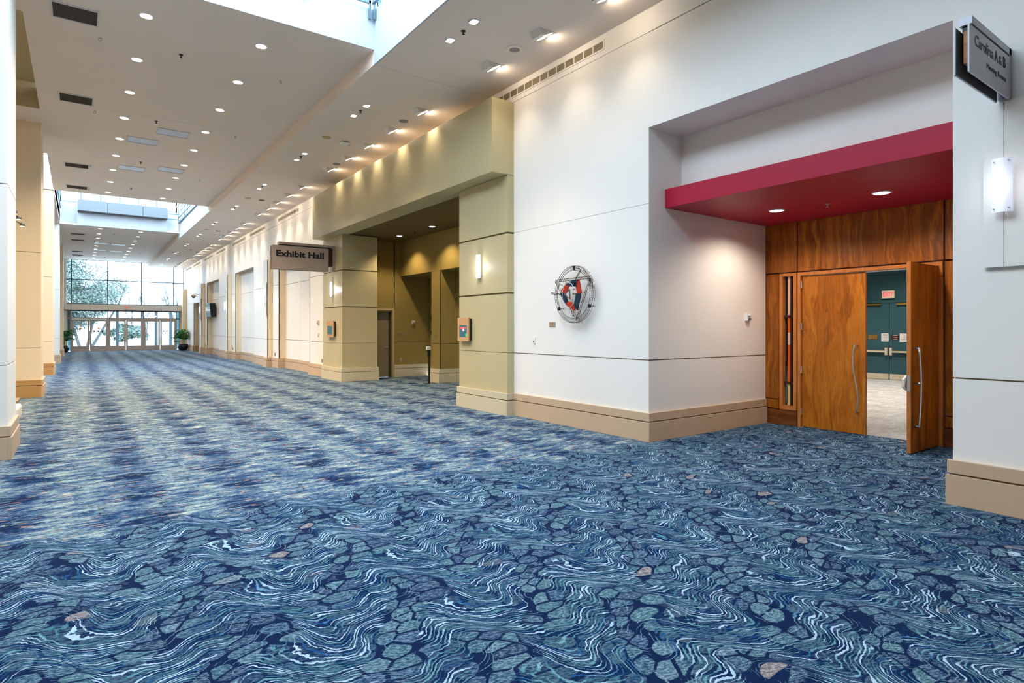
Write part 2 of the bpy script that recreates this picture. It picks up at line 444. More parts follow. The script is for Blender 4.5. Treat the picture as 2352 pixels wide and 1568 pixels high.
# ------------------------------------------------------------------ geometry helpers
class MB:
    def __init__(s):
        s.v = []
        s.f = []

    def box(s, x0, y0, z0, x1, y1, z1):
        x0, x1 = min(x0, x1), max(x0, x1)
        y0, y1 = min(y0, y1), max(y0, y1)
        z0, z1 = min(z0, z1), max(z0, z1)
        b = len(s.v)
        s.v += [(x0, y0, z0), (x1, y0, z0), (x1, y1, z0), (x0, y1, z0), (x0, y0, z1), (x1, y0, z1), (x1, y1, z1), (x0, y1, z1)]
        s.f += [tuple(b + i for i in q) for q in ((0, 3, 2, 1), (4, 5, 6, 7), (0, 1, 5, 4), (1, 2, 6, 5), (2, 3, 7, 6), (3, 0, 4, 7))]
        return s

    def prism(s, poly, vec):
        """poly: list of 3d points, extruded by vec"""
        b = len(s.v)
        n = len(poly)
        vx = Vector(vec)
        s.v += [tuple(p) for p in poly] + [tuple(Vector(p) + vx) for p in poly]
        s.f.append(tuple(b + i for i in range(n)))
        s.f.append(tuple(b + n + i for i in reversed(range(n))))
        for i in range(n):
            j = (i + 1) % n
            s.f.append((b + i, b + n + i, b + n + j, b + j))
        return s

    def tube(s, pts, r, seg=6, closed=False, cap=True):
        pts = [Vector(p) for p in pts]
        rs = r if isinstance(r, (list, tuple)) else [r] * len(pts)
        b = len(s.v)
        n = len(pts)
        for i, p in enumerate(pts):
            if closed:
                d = pts[(i + 1) % n] - pts[i - 1]
            else:
                d = pts[min(i + 1, n - 1)] - pts[max(i - 1, 0)]
            if d.length < 1e-9:
                d = Vector((0, 0, 1))
            d.normalize()
            up = Vector((0, 0, 1)) if abs(d.z) < 0.93 else Vector((1, 0, 0))
            a = d.cross(up).normalized()
            c = a.cross(d)
            for k in range(seg):
                t = 2 * math.pi * k / seg
                q = p + (a * math.cos(t) + c * math.sin(t)) * rs[i]
                s.v.append(tuple(q))
        m = n if closed else n - 1
        for i in range(m):
            j = (i + 1) % n
            for k in range(seg):
                l = (k + 1) % seg
                s.f.append((b + i * seg + k, b + i * seg + l, b + j * seg + l, b + j * seg + k))
        if cap and not closed:
            s.f.append(tuple(b + k for k in range(seg)))
            s.f.append(tuple(b + (n - 1) * seg + k for k in reversed(range(seg))))
        return s

    def lathe(s, prof, c=(0, 0, 0), seg=20, axis='z'):
        """prof: list of (r, h)"""
        b = len(s.v)
        n = len(prof)
        for (r, h) in prof:
            for k in range(seg):
                t = 2 * math.pi * k / seg
                a, d = r * math.cos(t), r * math.sin(t)
                p = (a, d, h) if axis == 'z' else ((h, a, d) if axis == 'x' else (a, h, d))
                s.v.append((p[0] + c[0], p[1] + c[1], p[2] + c[2]))
        for i in range(n - 1):
            for k in range(seg):
                l = (k + 1) % seg
                s.f.append((b + i * seg + k, b + i * seg + l, b + (i + 1) * seg + l, b + (i + 1) * seg + k))
        s.f.append(tuple(b + k for k in reversed(range(seg))))
        s.f.append(tuple(b + (n - 1) * seg + k for k in range(seg)))
        return s

    def quad(s, a, b_, c, d):
        b = len(s.v)
        s.v += [tuple(a), tuple(b_), tuple(c), tuple(d)]
        s.f.append((b, b + 1, b + 2, b + 3))
        return s

    def build(s, name, mat, parent=None, smooth=False, bevel=0.0, loc=None):
        """verts are world coordinates; when the parent is a thing they are moved into its frame"""
        me = bpy.data.meshes.new(name)
        off = Vector((0, 0, 0))
        if parent is not None:
            o_ = parent
            while o_ is not None:
                off += o_.location
                o_ = o_.parent
        if loc is not None:
            off += Vector(loc)
        me.from_pydata([tuple(Vector(p) - off) for p in s.v], [], s.f)
        bm = bmesh.new()
        bm.from_mesh(me)
        bmesh.ops.recalc_face_normals(bm, faces=bm.faces)
        bm.to_mesh(me)
        bm.free()
        me.materials.append(M[mat] if isinstance(mat, str) else mat)
        if smooth:
            for p in me.polygons:
                p.use_smooth = True
        o = bpy.data.objects.new(name, me)
        COL.objects.link(o)
        if parent is not None:
            o.parent = parent
        if loc is not None:
            o.location = loc
        if bevel:
            md = o.modifiers.new('bevel', 'BEVEL')
            md.width = bevel
            md.segments = 2
            md.limit_method = 'ANGLE'
        return o


def tag(o, label=None, cat=None, group=None, kind=None):
    if label: o['label'] = label
    if cat: o['category'] = cat
    if group: o['group'] = group
    if kind: o['kind'] = kind
    return o


def thing(name, loc, label, cat, group=None):
    o = bpy.data.objects.new(name, None)
    o.empty_display_size = 0.1
    COL.objects.link(o)
    o.location = loc
    return tag(o, label, cat, group)


def B(*a):
    return MB().box(*a)


def struct(name, mb, mat, **k):
    o = mb.build(name, mat, **k)
    o['kind'] = 'structure'
    return o


def copy_tree(o, parent=None):
    c = o.copy()
    COL.objects.link(c)
    c.parent = parent
    for ch in list(o.children):
        copy_tree(ch, c)
    return c


def text(body, parent, mat, pos, size, ext=0.002, face='-y', spacing=1.0, sx=1.0, align='LEFT', offset=0.0, width=None):
    cu = bpy.data.curves.new('lettering', 'FONT')
    cu.body = body
    cu.size = size
    cu.extrude = ext
    cu.offset = offset
    cu.space_character = spacing
    cu.align_x = align
    cu.resolution_u = 3
    cu.materials.append(M[mat])
    tmp = bpy.data.objects.new('lettering_curve', cu)
    me = bpy.data.meshes.new_from_object(tmp)
    bpy.data.objects.remove(tmp)
    me.name = 'lettering'
    o = bpy.data.objects.new('lettering', me)
    COL.objects.link(o)
    off = Vector((0, 0, 0))
    if parent is not None:
        o.parent = parent
        q = parent
        while q is not None:
            off += q.location
            q = q.parent
    o.location = Vector(pos) - off
    o.rotation_euler = {'-y': (R(90), 0, 0), '-x': (R(90), 0, R(-90)), '+x': (R(90), 0, R(90))}[face]
    if width:
        xs0 = [v.co.x for v in me.vertices]
        sx = width / (max(xs0) - min(xs0))
        for v in me.vertices:
            v.co.x -= min(xs0)
    o.scale = (sx, 1, 1)
    return o


def spot(parent, loc, target, energy, ang=70, blend=0.5, col=(1, 0.86, 0.68), r=0.05):
    d = bpy.data.lights.new('lamp_beam', 'SPOT')
    d.energy = energy
    d.spot_size = R(ang)
    d.spot_blend = blend
    d.color = col
    d.shadow_soft_size = r
    o = bpy.data.objects.new('lamp_beam', d)
    COL.objects.link(o)
    dv = Vector(target) - Vector(loc)
    o.rotation_euler = dv.to_track_quat('-Z', 'Y').to_euler()
    o.parent = parent
    o.location = Vector(loc) - parent.location
    return o


def point(parent, loc, energy, col, r=0.05):
    d = bpy.data.lights.new('lamp_glow', 'POINT')
    d.energy = energy
    d.color = col
    d.shadow_soft_size = r
    o = bpy.data.objects.new('lamp_glow', d)
    COL.objects.link(o)
    o.parent = parent
    o.location = Vector(loc) - parent.location
    return o


ORD = 'first second third fourth fifth sixth seventh eighth ninth tenth eleventh twelfth thirteenth fourteenth fifteenth sixteenth seventeenth eighteenth nineteenth twentieth'.split()
ORD += ['twenty-' + k for k in ORD[:9]] + ['thirtieth']
WARM = (1.0, 0.80, 0.58)

# ------------------------------------------------------------------ setting: floor, ground
XW, ZC, ZL, ZM = 6.52, 6.12, 6.12, 6.373
struct('floor', B(-6, -10, -0.2, 9.60, 51.0, 0.0), 'carpet')
struct('floor', B(9.60, -2.0, -0.2, 22.0, 16.2, 0.0), 'carpet_room')
struct('ground', B(-60, 51.0, -0.3, 80, 190, -0.02), 'pavement')


# panelled wall faces -----------------------------------------------------
def xface(parent, X, y0, y1, zj, mat, th=0.03, gap=0.015, into=1, yj=()):
    """panels on the plane x = X that face -into*x, split at the joints zj and yj"""
    ys = [y0, *yj, y1]
    for a, b in zip(ys, ys[1:]):
        a2 = a + (gap / 2 if a != y0 else 0)
        b2 = b - (gap / 2 if b != y1 else 0)
        for k, (c, d) in enumerate(zip(zj, zj[1:])):
            c2 = c + (gap / 2 if k else 0)
            d2 = d - (gap / 2 if k < len(zj) - 2 else 0)
            B(X, a2, c2, X + into * th, b2, d2).build('panel', mat, parent)


def yface(parent, Y, x0, x1, zj, mat, th=0.03, gap=0.015, into=1):
    for k, (c, d) in enumerate(zip(zj, zj[1:])):
        c2 = c + (gap / 2 if k else 0)
        d2 = d - (gap / 2 if k < len(zj) - 2 else 0)
        B(x0, Y, c2, x1, Y + into * th, d2).build('panel', mat, parent)


def base_x(X, y0, y1, mat='tan', into=1, name='baseboard_right', e0=0.0, e1=0.0, h=0.405):
    """two-step baseboard in front of the plane x = X; e0 / e1 extend it round outside corners"""
    s = -into
    o = struct(name, B(X, y0, 0.0, X + s * 0.012, y1, h - 0.01), 'joint' if mat != 'olive_base' else 'olive_joint')
    B(X, y0 - e0, 0, X + s * 0.045, y1 + e1, 0.272).build('lower_board', mat, o, bevel=0.003)
    B(X, y0 - e0 * 0.8, 0.287, X + s * 0.035, y1 + e1 * 0.8, h).build('upper_board', mat, o, bevel=0.003)
    return o


def base_y(Y, x0, x1, mat='tan', into=1, name='baseboard_right', e0=0.0, e1=0.0, h=0.405):
    s = -into
    o = struct(name, B(x0, Y, 0.0, x1, Y + s * 0.012, h - 0.01), 'joint' if mat != 'olive_base' else 'olive_joint')
    B(x0 - e0, Y, 0, x1 + e1, Y + s * 0.045, 0.272).build('lower_board', mat, o, bevel=0.003)
    B(x0 - e0 * 0.8, Y, 0.287, x1 + e1 * 0.8, Y + s * 0.035, h).build('upper_board', mat, o, bevel=0.003)
    return o


Z3 = [0.0, 1.15, 3.365, 5.785]
ZR = 4.44
BK = 0.02
# --- right wall, beside and before the recess (near pier)
w = struct('wall_right', B(6.47, -10, 0, 6.9, 2.02, ZR), 'joint')
xface(w, 6.45, -10, 2.035, [0.0, 1.15, ZR], 'wall', 0.03)
B(6.48, 2.02, 0, 6.95, 2.034, ZR).build('panel', 'wall', w)
base_x(6.45, -10, 2.035, 'tan', e1=0.045)
# --- wall above the recess and up to the ceiling, Y -4 .. 8.91
w = struct('wall_right', B(XW + BK, -10, ZR + .02, 6.95, 5.66, 6.4), 'joint')
xface(w, XW, -10, 5.68, [ZR, 5.785, ZC + .05], 'wall', 0.03)
B(XW + .03, -10, ZR, 7.25, 5.68, ZR + 0.03).build('recess_soffit', 'wall', w)
# --- wall between recess and near olive pillar
w = struct('wall_right', B(XW + BK, 5.70, 0, 6.9, 10.6, 6.4), 'joint')
xface(w, XW, 5.68, 8.91, [0.0, 1.15, 3.365], 'wall', 0.03)
B(XW, 5.68, 3.37, XW + 0.03, 8.91, ZR).build('panel', 'wall', w)
B(XW, 5.68, ZR, XW + 0.03, 8.91, 5.78).build('panel', 'wall', w)
B(XW, 5.68, 5.79, XW + 0.03, 19.2, ZC + .05).build('panel', 'wall', w)
base_x(XW, 5.68, 8.90, 'tan', e0=0.045)
# --- recess side wall Y = 5.68 (faces -y) and its rear part
w = struct('wall_back', B(6.56, 5.70, 0, 9.6, 5.95, ZR), 'joint')
yface(w, 5.68, 6.55, 9.47, [0.0, 1.15, 3.34], 'wall')
yface(w, 5.68, 6.55, 7.235, [3.34, ZR], 'wall')
base_y(5.68, 6.52, 9.45, 'tan', name='baseboard_back')
w = struct('wall_front', B(6.95, 1.80, 0, 9.6, 2.01, ZR), 'joint')
yface(w, 2.03, 6.9, 9.47, [0.0, 1.15, 3.34], 'wall', into=-1)
yface(w, 2.03, 6.9, 7.24, [3.34, ZR], 'wall', into=-1)
base_y(2.03, 6.9, 9.45, 'tan', into=-1, name='baseboard_front')
struct('wall_back', B(7.235, 2.03, 3.5, 7.5, 5.70, ZR + .2), 'wall')
# crimson canopy
cn = struct('ceiling', B(6.863, 2.036, 3.338, 9.6, 5.676, 3.61), 'red', bevel=0.004)
cn.name = 'ceiling_recess'

# --- alcove ------------------------------------------------------------
ZA = 4.45
OJ = [0.0, 1.15, 2.25, 3.36, 4.425]


def pillar(y0, y1, X, xback, name):
    w_ = struct(name, B(X + 0.03, y0 + 0.03, 0, xback, y1 - 0.03, 4.42), 'olive_joint')
    js = [(0.0, 1.146), (1.154, 2.238), (2.268, 3.347), (3.377, 4.425)]
    for a, b in js:
        B(X, y0, a, xback + 0.0, y1, b).build('panel', 'olive', w_, bevel=0.004)
    return w_


pillar(8.915, 10.62, 6.37, 6.60, 'pillar')
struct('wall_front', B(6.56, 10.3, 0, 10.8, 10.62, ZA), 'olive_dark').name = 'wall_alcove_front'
base_x(6.37, 8.915, 10.62, 'olive_base', name='baseboard_pillar', e0=0.045, e1=0.045)
base_y(8.915, 6.37, 6.50, 'olive_base', name='baseboard_pillar')
pillar(17.47, 19.2, 6.40, 7.52, 'pillar')
base_x(6.40, 17.47, 19.2, 'olive_base', name='baseboard_pillar', e0=0.045, e1=0.045)
base_y(17.47, 6.40, 7.52, 'olive_base', name='baseboard_pillar', e1=0.045)
# beam
bm_ = struct('beam', B(6.03, 8.91, 4.43, 6.60, 19.09, 5.782), 'olive', bevel=0.004)
# alcove ceiling and walls
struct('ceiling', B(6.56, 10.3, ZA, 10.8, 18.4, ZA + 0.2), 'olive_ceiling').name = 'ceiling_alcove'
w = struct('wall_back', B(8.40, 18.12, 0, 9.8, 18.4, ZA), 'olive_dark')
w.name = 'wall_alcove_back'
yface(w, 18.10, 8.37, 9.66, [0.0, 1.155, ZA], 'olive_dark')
B(7.5, 18.10, 2.25, 8.40, 18.4, ZA).build('panel', 'olive_dark', w)
B(7.5, 17.6, 0, 7.57, 18.4, ZA).build('panel', 'olive_dark', w)
base_y(18.10, 8.37, 9.66, 'olive_base', name='baseboard_alcove')
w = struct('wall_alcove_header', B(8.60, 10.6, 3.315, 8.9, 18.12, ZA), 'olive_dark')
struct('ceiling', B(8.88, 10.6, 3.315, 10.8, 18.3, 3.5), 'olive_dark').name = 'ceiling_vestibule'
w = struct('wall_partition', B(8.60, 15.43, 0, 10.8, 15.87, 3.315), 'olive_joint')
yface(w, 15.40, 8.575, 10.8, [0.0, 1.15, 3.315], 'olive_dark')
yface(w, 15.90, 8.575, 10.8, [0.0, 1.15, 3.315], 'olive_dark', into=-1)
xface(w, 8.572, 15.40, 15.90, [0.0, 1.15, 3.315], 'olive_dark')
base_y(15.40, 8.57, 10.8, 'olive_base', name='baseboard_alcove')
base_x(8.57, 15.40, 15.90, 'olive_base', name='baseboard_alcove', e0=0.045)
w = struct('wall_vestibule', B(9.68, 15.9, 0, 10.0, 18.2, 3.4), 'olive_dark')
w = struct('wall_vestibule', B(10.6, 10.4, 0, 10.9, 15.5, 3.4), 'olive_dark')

# --- far right wall ------------------------------------------------------
RECS = [(20.95, 24.92), (29.2, 33.08), (37.5, 41.4)]
PILS = [(25.9, 26.47), (34.07, 34.64), (42.24, 42.81)]
w = struct('wall_right', B(6.84, 19.1, 0, 7.2, 51.3, 6.4), 'joint')
flush = [(19.2, 20.95), (24.92, 25.9), (26.47, 29.2), (33.08, 34.07), (34.64, 37.5), (41.4, 42.24), (42.81, 44.4), (46.8, 51.3)]
for a, b in flush:
    B(XW + BK, a + .01, 0, 6.9, b - .01, ZR).build('core', 'joint', w)
    xface(w, XW, a, b, [0.0, 1.15, 3.365, ZR], 'wall', 0.03)
    for yy, s in ((a, 1), (b, -1)):
        B(XW, yy, 0, 6.82, yy + s * 0.02, ZR).build('reveal', 'cream', w)
B(XW + BK, 19.1, ZR, 6.9, 51.3, 6.2).build('core', 'joint', w)
xface(w, XW, 19.2, 51.3, [ZR, 5.785, ZC + .05], 'wall', 0.03, yj=(26.42, 34.65, 42.83))
for a, b in RECS:
    xface(w, 6.79, a, b, [0.0, 1.15, 3.365, ZR], 'wall', 0.03, yj=((a + b) / 2,))
    B(XW + .03, a, ZR - .006, 6.82, b, ZR - .001).build('recess_head', 'tan', w)
    base_x(6.79, a, b, 'tan')
for a, b in PILS:
    p_ = struct('pillar', B(6.34, a + .01, 0, 6.6, b - .01, ZR - .01), 'joint')
    xface(p_, 6.32, a, b, [0.0, 1.15, ZR], 'wall', 0.02)
    yface(p_, a, 6.32, 6.6, [0.0, 1.15, ZR], 'cream', 0.02)
    yface(p_, b, 6.32, 6.6, [0.0, 1.15, ZR], 'cream', 0.02, into=-1)
    base_x(6.32, a, b, 'tan', e0=0.045, e1=0.045)
    base_y(a, 6.32, 6.52, 'tan')
for a, b in flush:
    base_x(XW, a, b, 'tan', e0=0.03, e1=0.03)
for a, b in RECS:
    base_y(b, 6.52, 6.79, 'tan')
# side corridor opening near the end
w = struct('wall_corridor', B(7.2, 46.8, 0, 9.5, 47.0, 3.4), 'wall')
struct('wall_corridor', B(6.84, 44.4, 3.335, 9.5, 46.9, 3.5), 'wall')
struct('wall_corridor', B(9.4, 44.0, 0, 9.6, 47.0, 3.5), 'wall')
struct('wall_corridor', B(7.0, 44.2, 0, 9.5, 44.4, 3.5), 'wall')
B(XW, 44.4, 3.335, 6.9, 46.8, ZR + .02).build('panel', 'wall', bpy.data.objects['wall_corridor'])
base_y(46.8, 6.6, 9.4, 'tan_brown', name='baseboard_corridor')
p_ = struct('pillar', B(6.24, 50.0, 0, 6.6, 50.6, 4.52), 'cream')

# --- ceilings --------------------------------------------------------------
# low strip on the right
cl = struct('ceiling', B(4.12, -10, ZC + .02, 6.9, 51.3, ZC + .25), 'joint')
for a, b in zip([-10, 1.5, 9.67, 18.25, 26.42, 34.6, 42.8], [1.5, 9.67, 18.25, 26.42, 34.6, 42.8, 51.2]):
    B(4.13, a + .004, ZC, 6.56, b - .004, ZC + .05).build('panel', 'ceiling', cl)
# main ceilings
SK = [(1.40, 9.66), (25.92, 34.03)]


def main_ceiling(a, b, joints):
    o = struct('ceiling', B(-0.66, a + (.45 if a > 30 else .01), ZM + .03, 4.3, b - .01, ZM + .5), 'joint')
    js = [a, *joints, b]
    for c, d in zip(js, js[1:]):
        B(-0.68, c + (.003 if c != a else 0), ZM, 4.10, d - (.003 if d != b else 0), ZM + .06).build('panel', 'ceiling', o)
    return o


main_ceiling(-10, SK[0][0], ())
main_ceiling(SK[0][1], SK[1][0], (15.70, 19.7))
main_ceiling(SK[1][1], 51.2, (38.2, 43.0))
for a_, b_ in ((-10, 1.40), (9.66, 25.92), (34.03, 51.2)):
    struct('trim_soffit', B(4.10, a_, ZC, 4.13, b_, ZM + .06), 'ceiling')
# left of the piers: bulkheads and pockets
lc = struct('ceiling_left', B(-6.0, 16.55, ZM, -0.68, 20.60, ZM + .5), 'ceiling')
B(-6.0, 25.92, ZM, -0.68, 51.2, ZM + .5).build('panel', 'ceiling', lc)
B(-6.0, -10, ZM, -0.68, 11.6, ZM + .5).build('panel', 'ceiling', lc)
struct('ceiling_pocket', B(-6.0, 11.6, 6.925, -0.6, 16.6, 7.05), 'olive')
struct('wall_pocket', B(-6.0, 16.535, ZM + .004, -0.684, 16.56, 7.0), 'olive')
struct('wall_pocket', B(-6.0, 25.88, ZM + .004, -0.684, 25.91, 9.0), 'well')
struct('wall_pocket', B(-6.0, 20.55, ZM + .002, -0.68, 20.62, 8.3), 'well')
struct('wall_pocket', B(-0.69, 20.6, ZM + .002, -0.62, 25.95, 8.3), 'well')
struct('wall_pocket', B(-4.0, 20.6, ZM + .002, -3.9, 25.95, 8.3), 'well')
struct('ceiling_left', B(-6.0, 20.6, ZM, -3.95, 25.95, ZM + .5), 'ceiling')
# outer walls
w = struct('wall_left', B(-6.2, -10, 0, -6.0, 51.2, 7.2), 'cream')
struct('wall_front', B(-6.2, -10.2, 0, -0.6, -10.0, 7.2), 'wall')
struct('wall_front', B(-0.6, -10.2, 0, 7.0, -10.0, 7.2), 'wall')
struct('wall_left', B(-6.0, 51.0, 0, -0.77, 51.2, 7.2), 'wall')

# --- left piers ---------------------------------------------------------------
for k, y0 in enumerate([9.53, 17.68, 25.93, 34.1, 42.4]):
    x0, x1, y1 = -1.95, -0.70, y0 + 1.15
    top = 9.0 if k in (0, 2, 3) else ZM + .02
    p_ = struct('pillar', B(x0 + .02, y0 + .02, 0, x1 - .02, y1 - .02, top), 'joint')
    for a, b in ((0.0, 1.145), (1.155, 3.36), (3.37, top)):
        B(x0, y0, a, x1, y1, b).build('panel', 'cream' if 0 < k != 3 else 'wall', p_, bevel=0.004)
    bmat = 'tan_brown' if k in (1, 2) else 'tan'
    base_x(x1, y0, y1, 'tan', into=-1, name='baseboard_left', e0=0.045, e1=0.045)
    base_y(y0, x0, x1, bmat, name='baseboard_left')

# --- skylights -------------------------------------------------------------------
def bar_x(x0, x1, y, z, r, name, parent, mat='rail'):
    return B(x0, y - r, z - r, x1, y + r, z + r).build(name, mat, parent)


def bar_y(x, y0, y1, z, r, name, parent, mat='rail'):
    return B(x - r, y0, z - r, x + r, y1, z + r).build(name, mat, parent)


for si, (a, b) in enumerate(SK):
    zt = 7.05
    w_ = struct('wall_skylight', B(4.13, a - .1, ZM, 4.30, b + .1, zt), 'well')
    B(4.10, a, ZC, 4.13, b, zt).build('panel', 'well', w_)
    if si == 0:
        B(-0.675, b - .008, ZM - .003, 4.099, b - .001, zt).build('panel', 'well', w_)
        B(-0.68, b, ZM + .06, 4.10, b + .1, zt).build('panel', 'well', w_)
        B(-0.68, a - .1, ZM + .06, 4.10, a, zt).build('panel', 'well', w_)
        B(-0.80, a, ZM + .06, -0.68, b, zt).build('panel', 'well', w_)
    else:
        B(-0.68, a - .1, ZM + .06, 4.10, a, zt).build('panel', 'well', w_)
        B(-0.80, a, ZM + .06, -0.68, b, zt).build('panel', 'well', w_)
        B(-0.68, 34.32, ZM + .06, 4.10, 34.42, 7.42).build('panel', 'well', w_)
        B(-0.05, 33.99, ZM - .004, 3.56, 34.025, 7.42).build('panel', 'well', w_)
        B(-0.05, 34.025, 7.38, 3.56, 34.32, 7.42).build('panel', 'well', w_)
    # lantern glazing
    wi = struct('window_%d' % (si + 1), B(-0.72, a, zt, -0.64, b, zt + .06), 'mullion')
    ya, yb = a, (b if si == 0 else 36.0)
    for k in range(6):
        yy = ya + (yb - ya) * k / 5
        B(-0.7, yy - .03, 8.93, 4.2, yy + .03, 9.03).build('roof_bar', 'mullion', wi)
        for xx in (-0.70, 4.20):
            B(xx - .03, yy - .03, zt, xx + .03, yy + .03, 9.0).build('mullion', 'mullion', wi)
    for xx in (0.9, 2.5):
        B(xx - .03, ya, 8.93, xx + .03, yb, 9.03).build('roof_bar', 'mullion', wi)
    B(-0.75, ya, 9.03, 4.25, yb, 9.04).build('roof_pane', 'glass', wi)
    for xx in (-0.70, 4.20):
        B(xx - .004, ya, zt, xx + .004, yb, 8.95).build('pane', 'glass', wi)
        bar_y(xx, ya, yb, 8.0, .025, 'transom', wi, 'mullion')
    # guard rail along the well
    gr = thing('guard_rail', (4.08, (a + b) / 2, 7.1), 'slate steel guard rail along the top of the %s skylight well' % ('near' if si == 0 else 'far'), 'railing')
    bar_y(4.06, a + .05, b - .05, 7.13, .025, 'rail_bar', gr)
    if si == 1:
        bar_y(4.06, a + .05, b - .05, 6.87, .025, 'rail_bar', gr)
        bar_y(4.06, a + .05, b - .05, 7.42, .02, 'rail_bar', gr)
        bar_x(3.56, 4.06, b, 7.29, .02, 'rail_bar', gr)
        bar_x(3.56, 4.06, b, 7.04, .02, 'rail_bar', gr)
    else:
        bar_x(-0.6, 4.02, b - .05, 7.13, .025, 'rail_bar', gr)
        bar_x(-0.6, 4.02, b - .05, 7.55, .02, 'rail_bar', gr)
        bar_y(4.06, a + .05, b - .05, 7.55, .02, 'rail_bar', gr)
    n = 8 if si == 0 else 4
    for k in range(n + 1):
        yy = b - .09 - (b - a - .2) * k / n
        B(4.045, yy - .02, 6.84, 4.085, yy + .02, 7.95).build('post', 'rail', gr)
    if si == 0:
        for k in range(5):
            xx = 4.0 - k * 1.1
            B(xx - .02, b - .075, 6.84, xx + .02, b - .035, 7.95).build('post', 'rail', gr)
    # end glazing
    ye = b + .02 if si == 0 else 36.0
    z0 = zt if si == 0 else 7.2
    B(-0.7, ye, z0, 4.2, ye + .01, 9.0).build('pane', 'glass', wi)
    for xx in (-0.7, 0.1, 0.9, 1.7, 2.5, 3.3, 4.2):
        B(xx - .03, ye - .03, z0, xx + .03, ye + .04, 9.0).build('mullion', 'mullion', wi)
    for zz in (7.75, 8.35):
        bar_x(-0.7, 4.2, ye, zz, .025, 'transom', wi, 'mullion')
    B(-0.7, a - .02, zt, 4.2, a - .01, 9.0).build('pane', 'glass', wi)
# upper storey floor behind the far parapet
struct('floor_upper', B(-0.7, 34.4, 7.0, 4.3, 36.1, 7.1), 'ceiling')
# grey fascia box hung in front of the far parapet
fb = struct('trim_5', B(0.0, 33.64, 7.02, 3.52, 33.98, 7.47), 'grey_dark')
for a, b in ((-0.03, 1.10), (1.12, 2.50), (2.52, 3.55)):
    B(a, 33.55, 6.98, b, 33.60, 7.49).build('panel', 'grey_box', fb)
B(-0.02, 33.60, 6.96, 3.54, 33.99, 7.0).build('soffit', 'grey_dark', fb)
B(-0.03, 33.60, 6.98, 0.0, 33.99, 7.49).build('end_panel', 'grey_box', fb)
B(3.52, 33.60, 6.98, 3.55, 33.99, 7.49).build('end_panel', 'grey_box', fb)

# ------------------------------------------------------------------ end wall, entrance
YE = 51.0
MX = [-0.42, 0.66, 1.70, 2.76, 3.84, 4.90, 5.95]
wi = struct('window_3', B(-0.78, YE, 3.28, 6.52, YE + .12, 3.34), 'mullion')
zt3 = 6.35
for xx in (-0.72, -0.39, 1.68, 3.71, 5.77, 6.42):
    B(xx - .03, YE, 3.30, xx + .03, YE + .12, zt3).build('mullion', 'mullion', wi)
xs_ = [-0.72, -0.39, 1.68, 3.71, 5.77, 6.42]
B(-0.72, YE, 4.96, 6.42, YE + .12, 5.02).build('transom', 'mullion', wi)
for p, q in zip(xs_, xs_[1:]):
    for c, d in ((3.34, 4.96), (5.02, zt3)):
        B(p + .03, YE + .05, c, q - .03, YE + .06, d).build('pane', 'glass', wi)
B(-0.8, YE, zt3, 6.6, YE + .12, 6.5).build('head', 'mullion', wi)
struct('trim_1', B(-0.90, YE - .02, 0, -0.66, YE + .12, 6.4), 'wall')
struct('trim_2', B(6.15, YE - .02, 0, 6.6, YE + .12, 3.3), 'cream')
cb = struct('trim_3', B(-0.76, YE - .38, 2.90, 6.35, YE, 3.26), 'grey_dark')
cb['label'] = 'aluminium canopy band above the entrance doors'
ce = [-0.77, -0.41, 0.65, 1.70, 2.76, 3.86, 4.94, 5.97, 6.36]
for p, q in zip(ce, ce[1:]):
    B(p + .006, YE - .40, 2.885, q - .006, YE - .37, 3.275).build('panel', 'alu_panel', cb)
B(-0.77, YE - .38, 2.87, 6.36, YE, 2.90).build('soffit', 'grey_dark', cb)

en = struct('door_1', B(-0.44, YE, 2.80, 5.97, YE + .1, 2.90), 'aluminium')
B(-0.66, YE, 2.80, 6.15, YE + .1, 2.90).build('head', 'aluminium', en)
B(-0.66, YE, 2.27, 6.15, YE + .1, 2.35).build('transom', 'aluminium', en)
for xx in (-0.64, -0.42, 1.70, 3.84, 5.95, 6.14):
    B(xx - .035, YE, 0, xx + .035, YE + .1, 2.85).build('jamb', 'aluminium', en)
for p, q, mt in ((-0.6, -0.45, 'glass_dark'), (-0.385, 1.665, 'glass_door'), (1.735, 3.805, 'glass_door'), (3.875, 5.915, 'glass_door'), (5.985, 6.105, 'glass_dark')):
    B(p, YE + .05, 2.35, q, YE + .06, 2.80).build('transom_pane', mt, en)
for p, q in ((-0.6, -0.45), (5.985, 6.105)):
    B(p, YE + .05, 0.05, q, YE + .06, 2.27).build('side_pane', 'glass_dark', en)
lv = []
k = 0
for bay in ((-0.385, 1.665), (1.735, 3.805), (3.875, 5.915)):
    mid = (bay[0] + bay[1]) / 2
    for p, q in ((bay[0], mid - .005), (mid + .005, bay[1])):
        f = MB()
        f.box(p, YE + .01, 0.02, p + .11, YE + .06, 2.20)
        f.box(q - .11, YE + .01, 0.02, q, YE + .06, 2.20)
        f.box(p + .11, YE + .01, 0.02, q - .11, YE + .06, 0.37)
        f.box(p + .11, YE + .01, 2.10, q - .11, YE + .06, 2.20)
        lf_ = f.build('door_leaf', 'aluminium', en)
        B(p + .11, YE + .03, 0.37, q - .11, YE + .04, 2.10).build('glass_pane', 'glass_door', lf_)
        hx = q - .06 if k % 2 == 0 else p + .06
        B(hx - .012, YE - .04, 0.95, hx + .012, YE - .02, 1.25).build('pull_handle', 'chrome', lf_)
        lv.append((p, q, lf_))
        k += 1
    B(bay[0], YE - .0, 2.20, bay[1], YE + .09, 2.27).build('header', 'aluminium', en)
for p, q, _ in lv[:2]:
    B(p + .02, YE - .10, 2.20, q - .05, YE + .0, 2.28).build('operator_cover', 'white', en)
# door decals
def disc(cx, y, cz, r, mat, name, parent, seg=14):
    MB().lathe([(r, 0.0), (r, 0.003)], (cx, y, cz), seg, 'y').build(name, mat, parent)


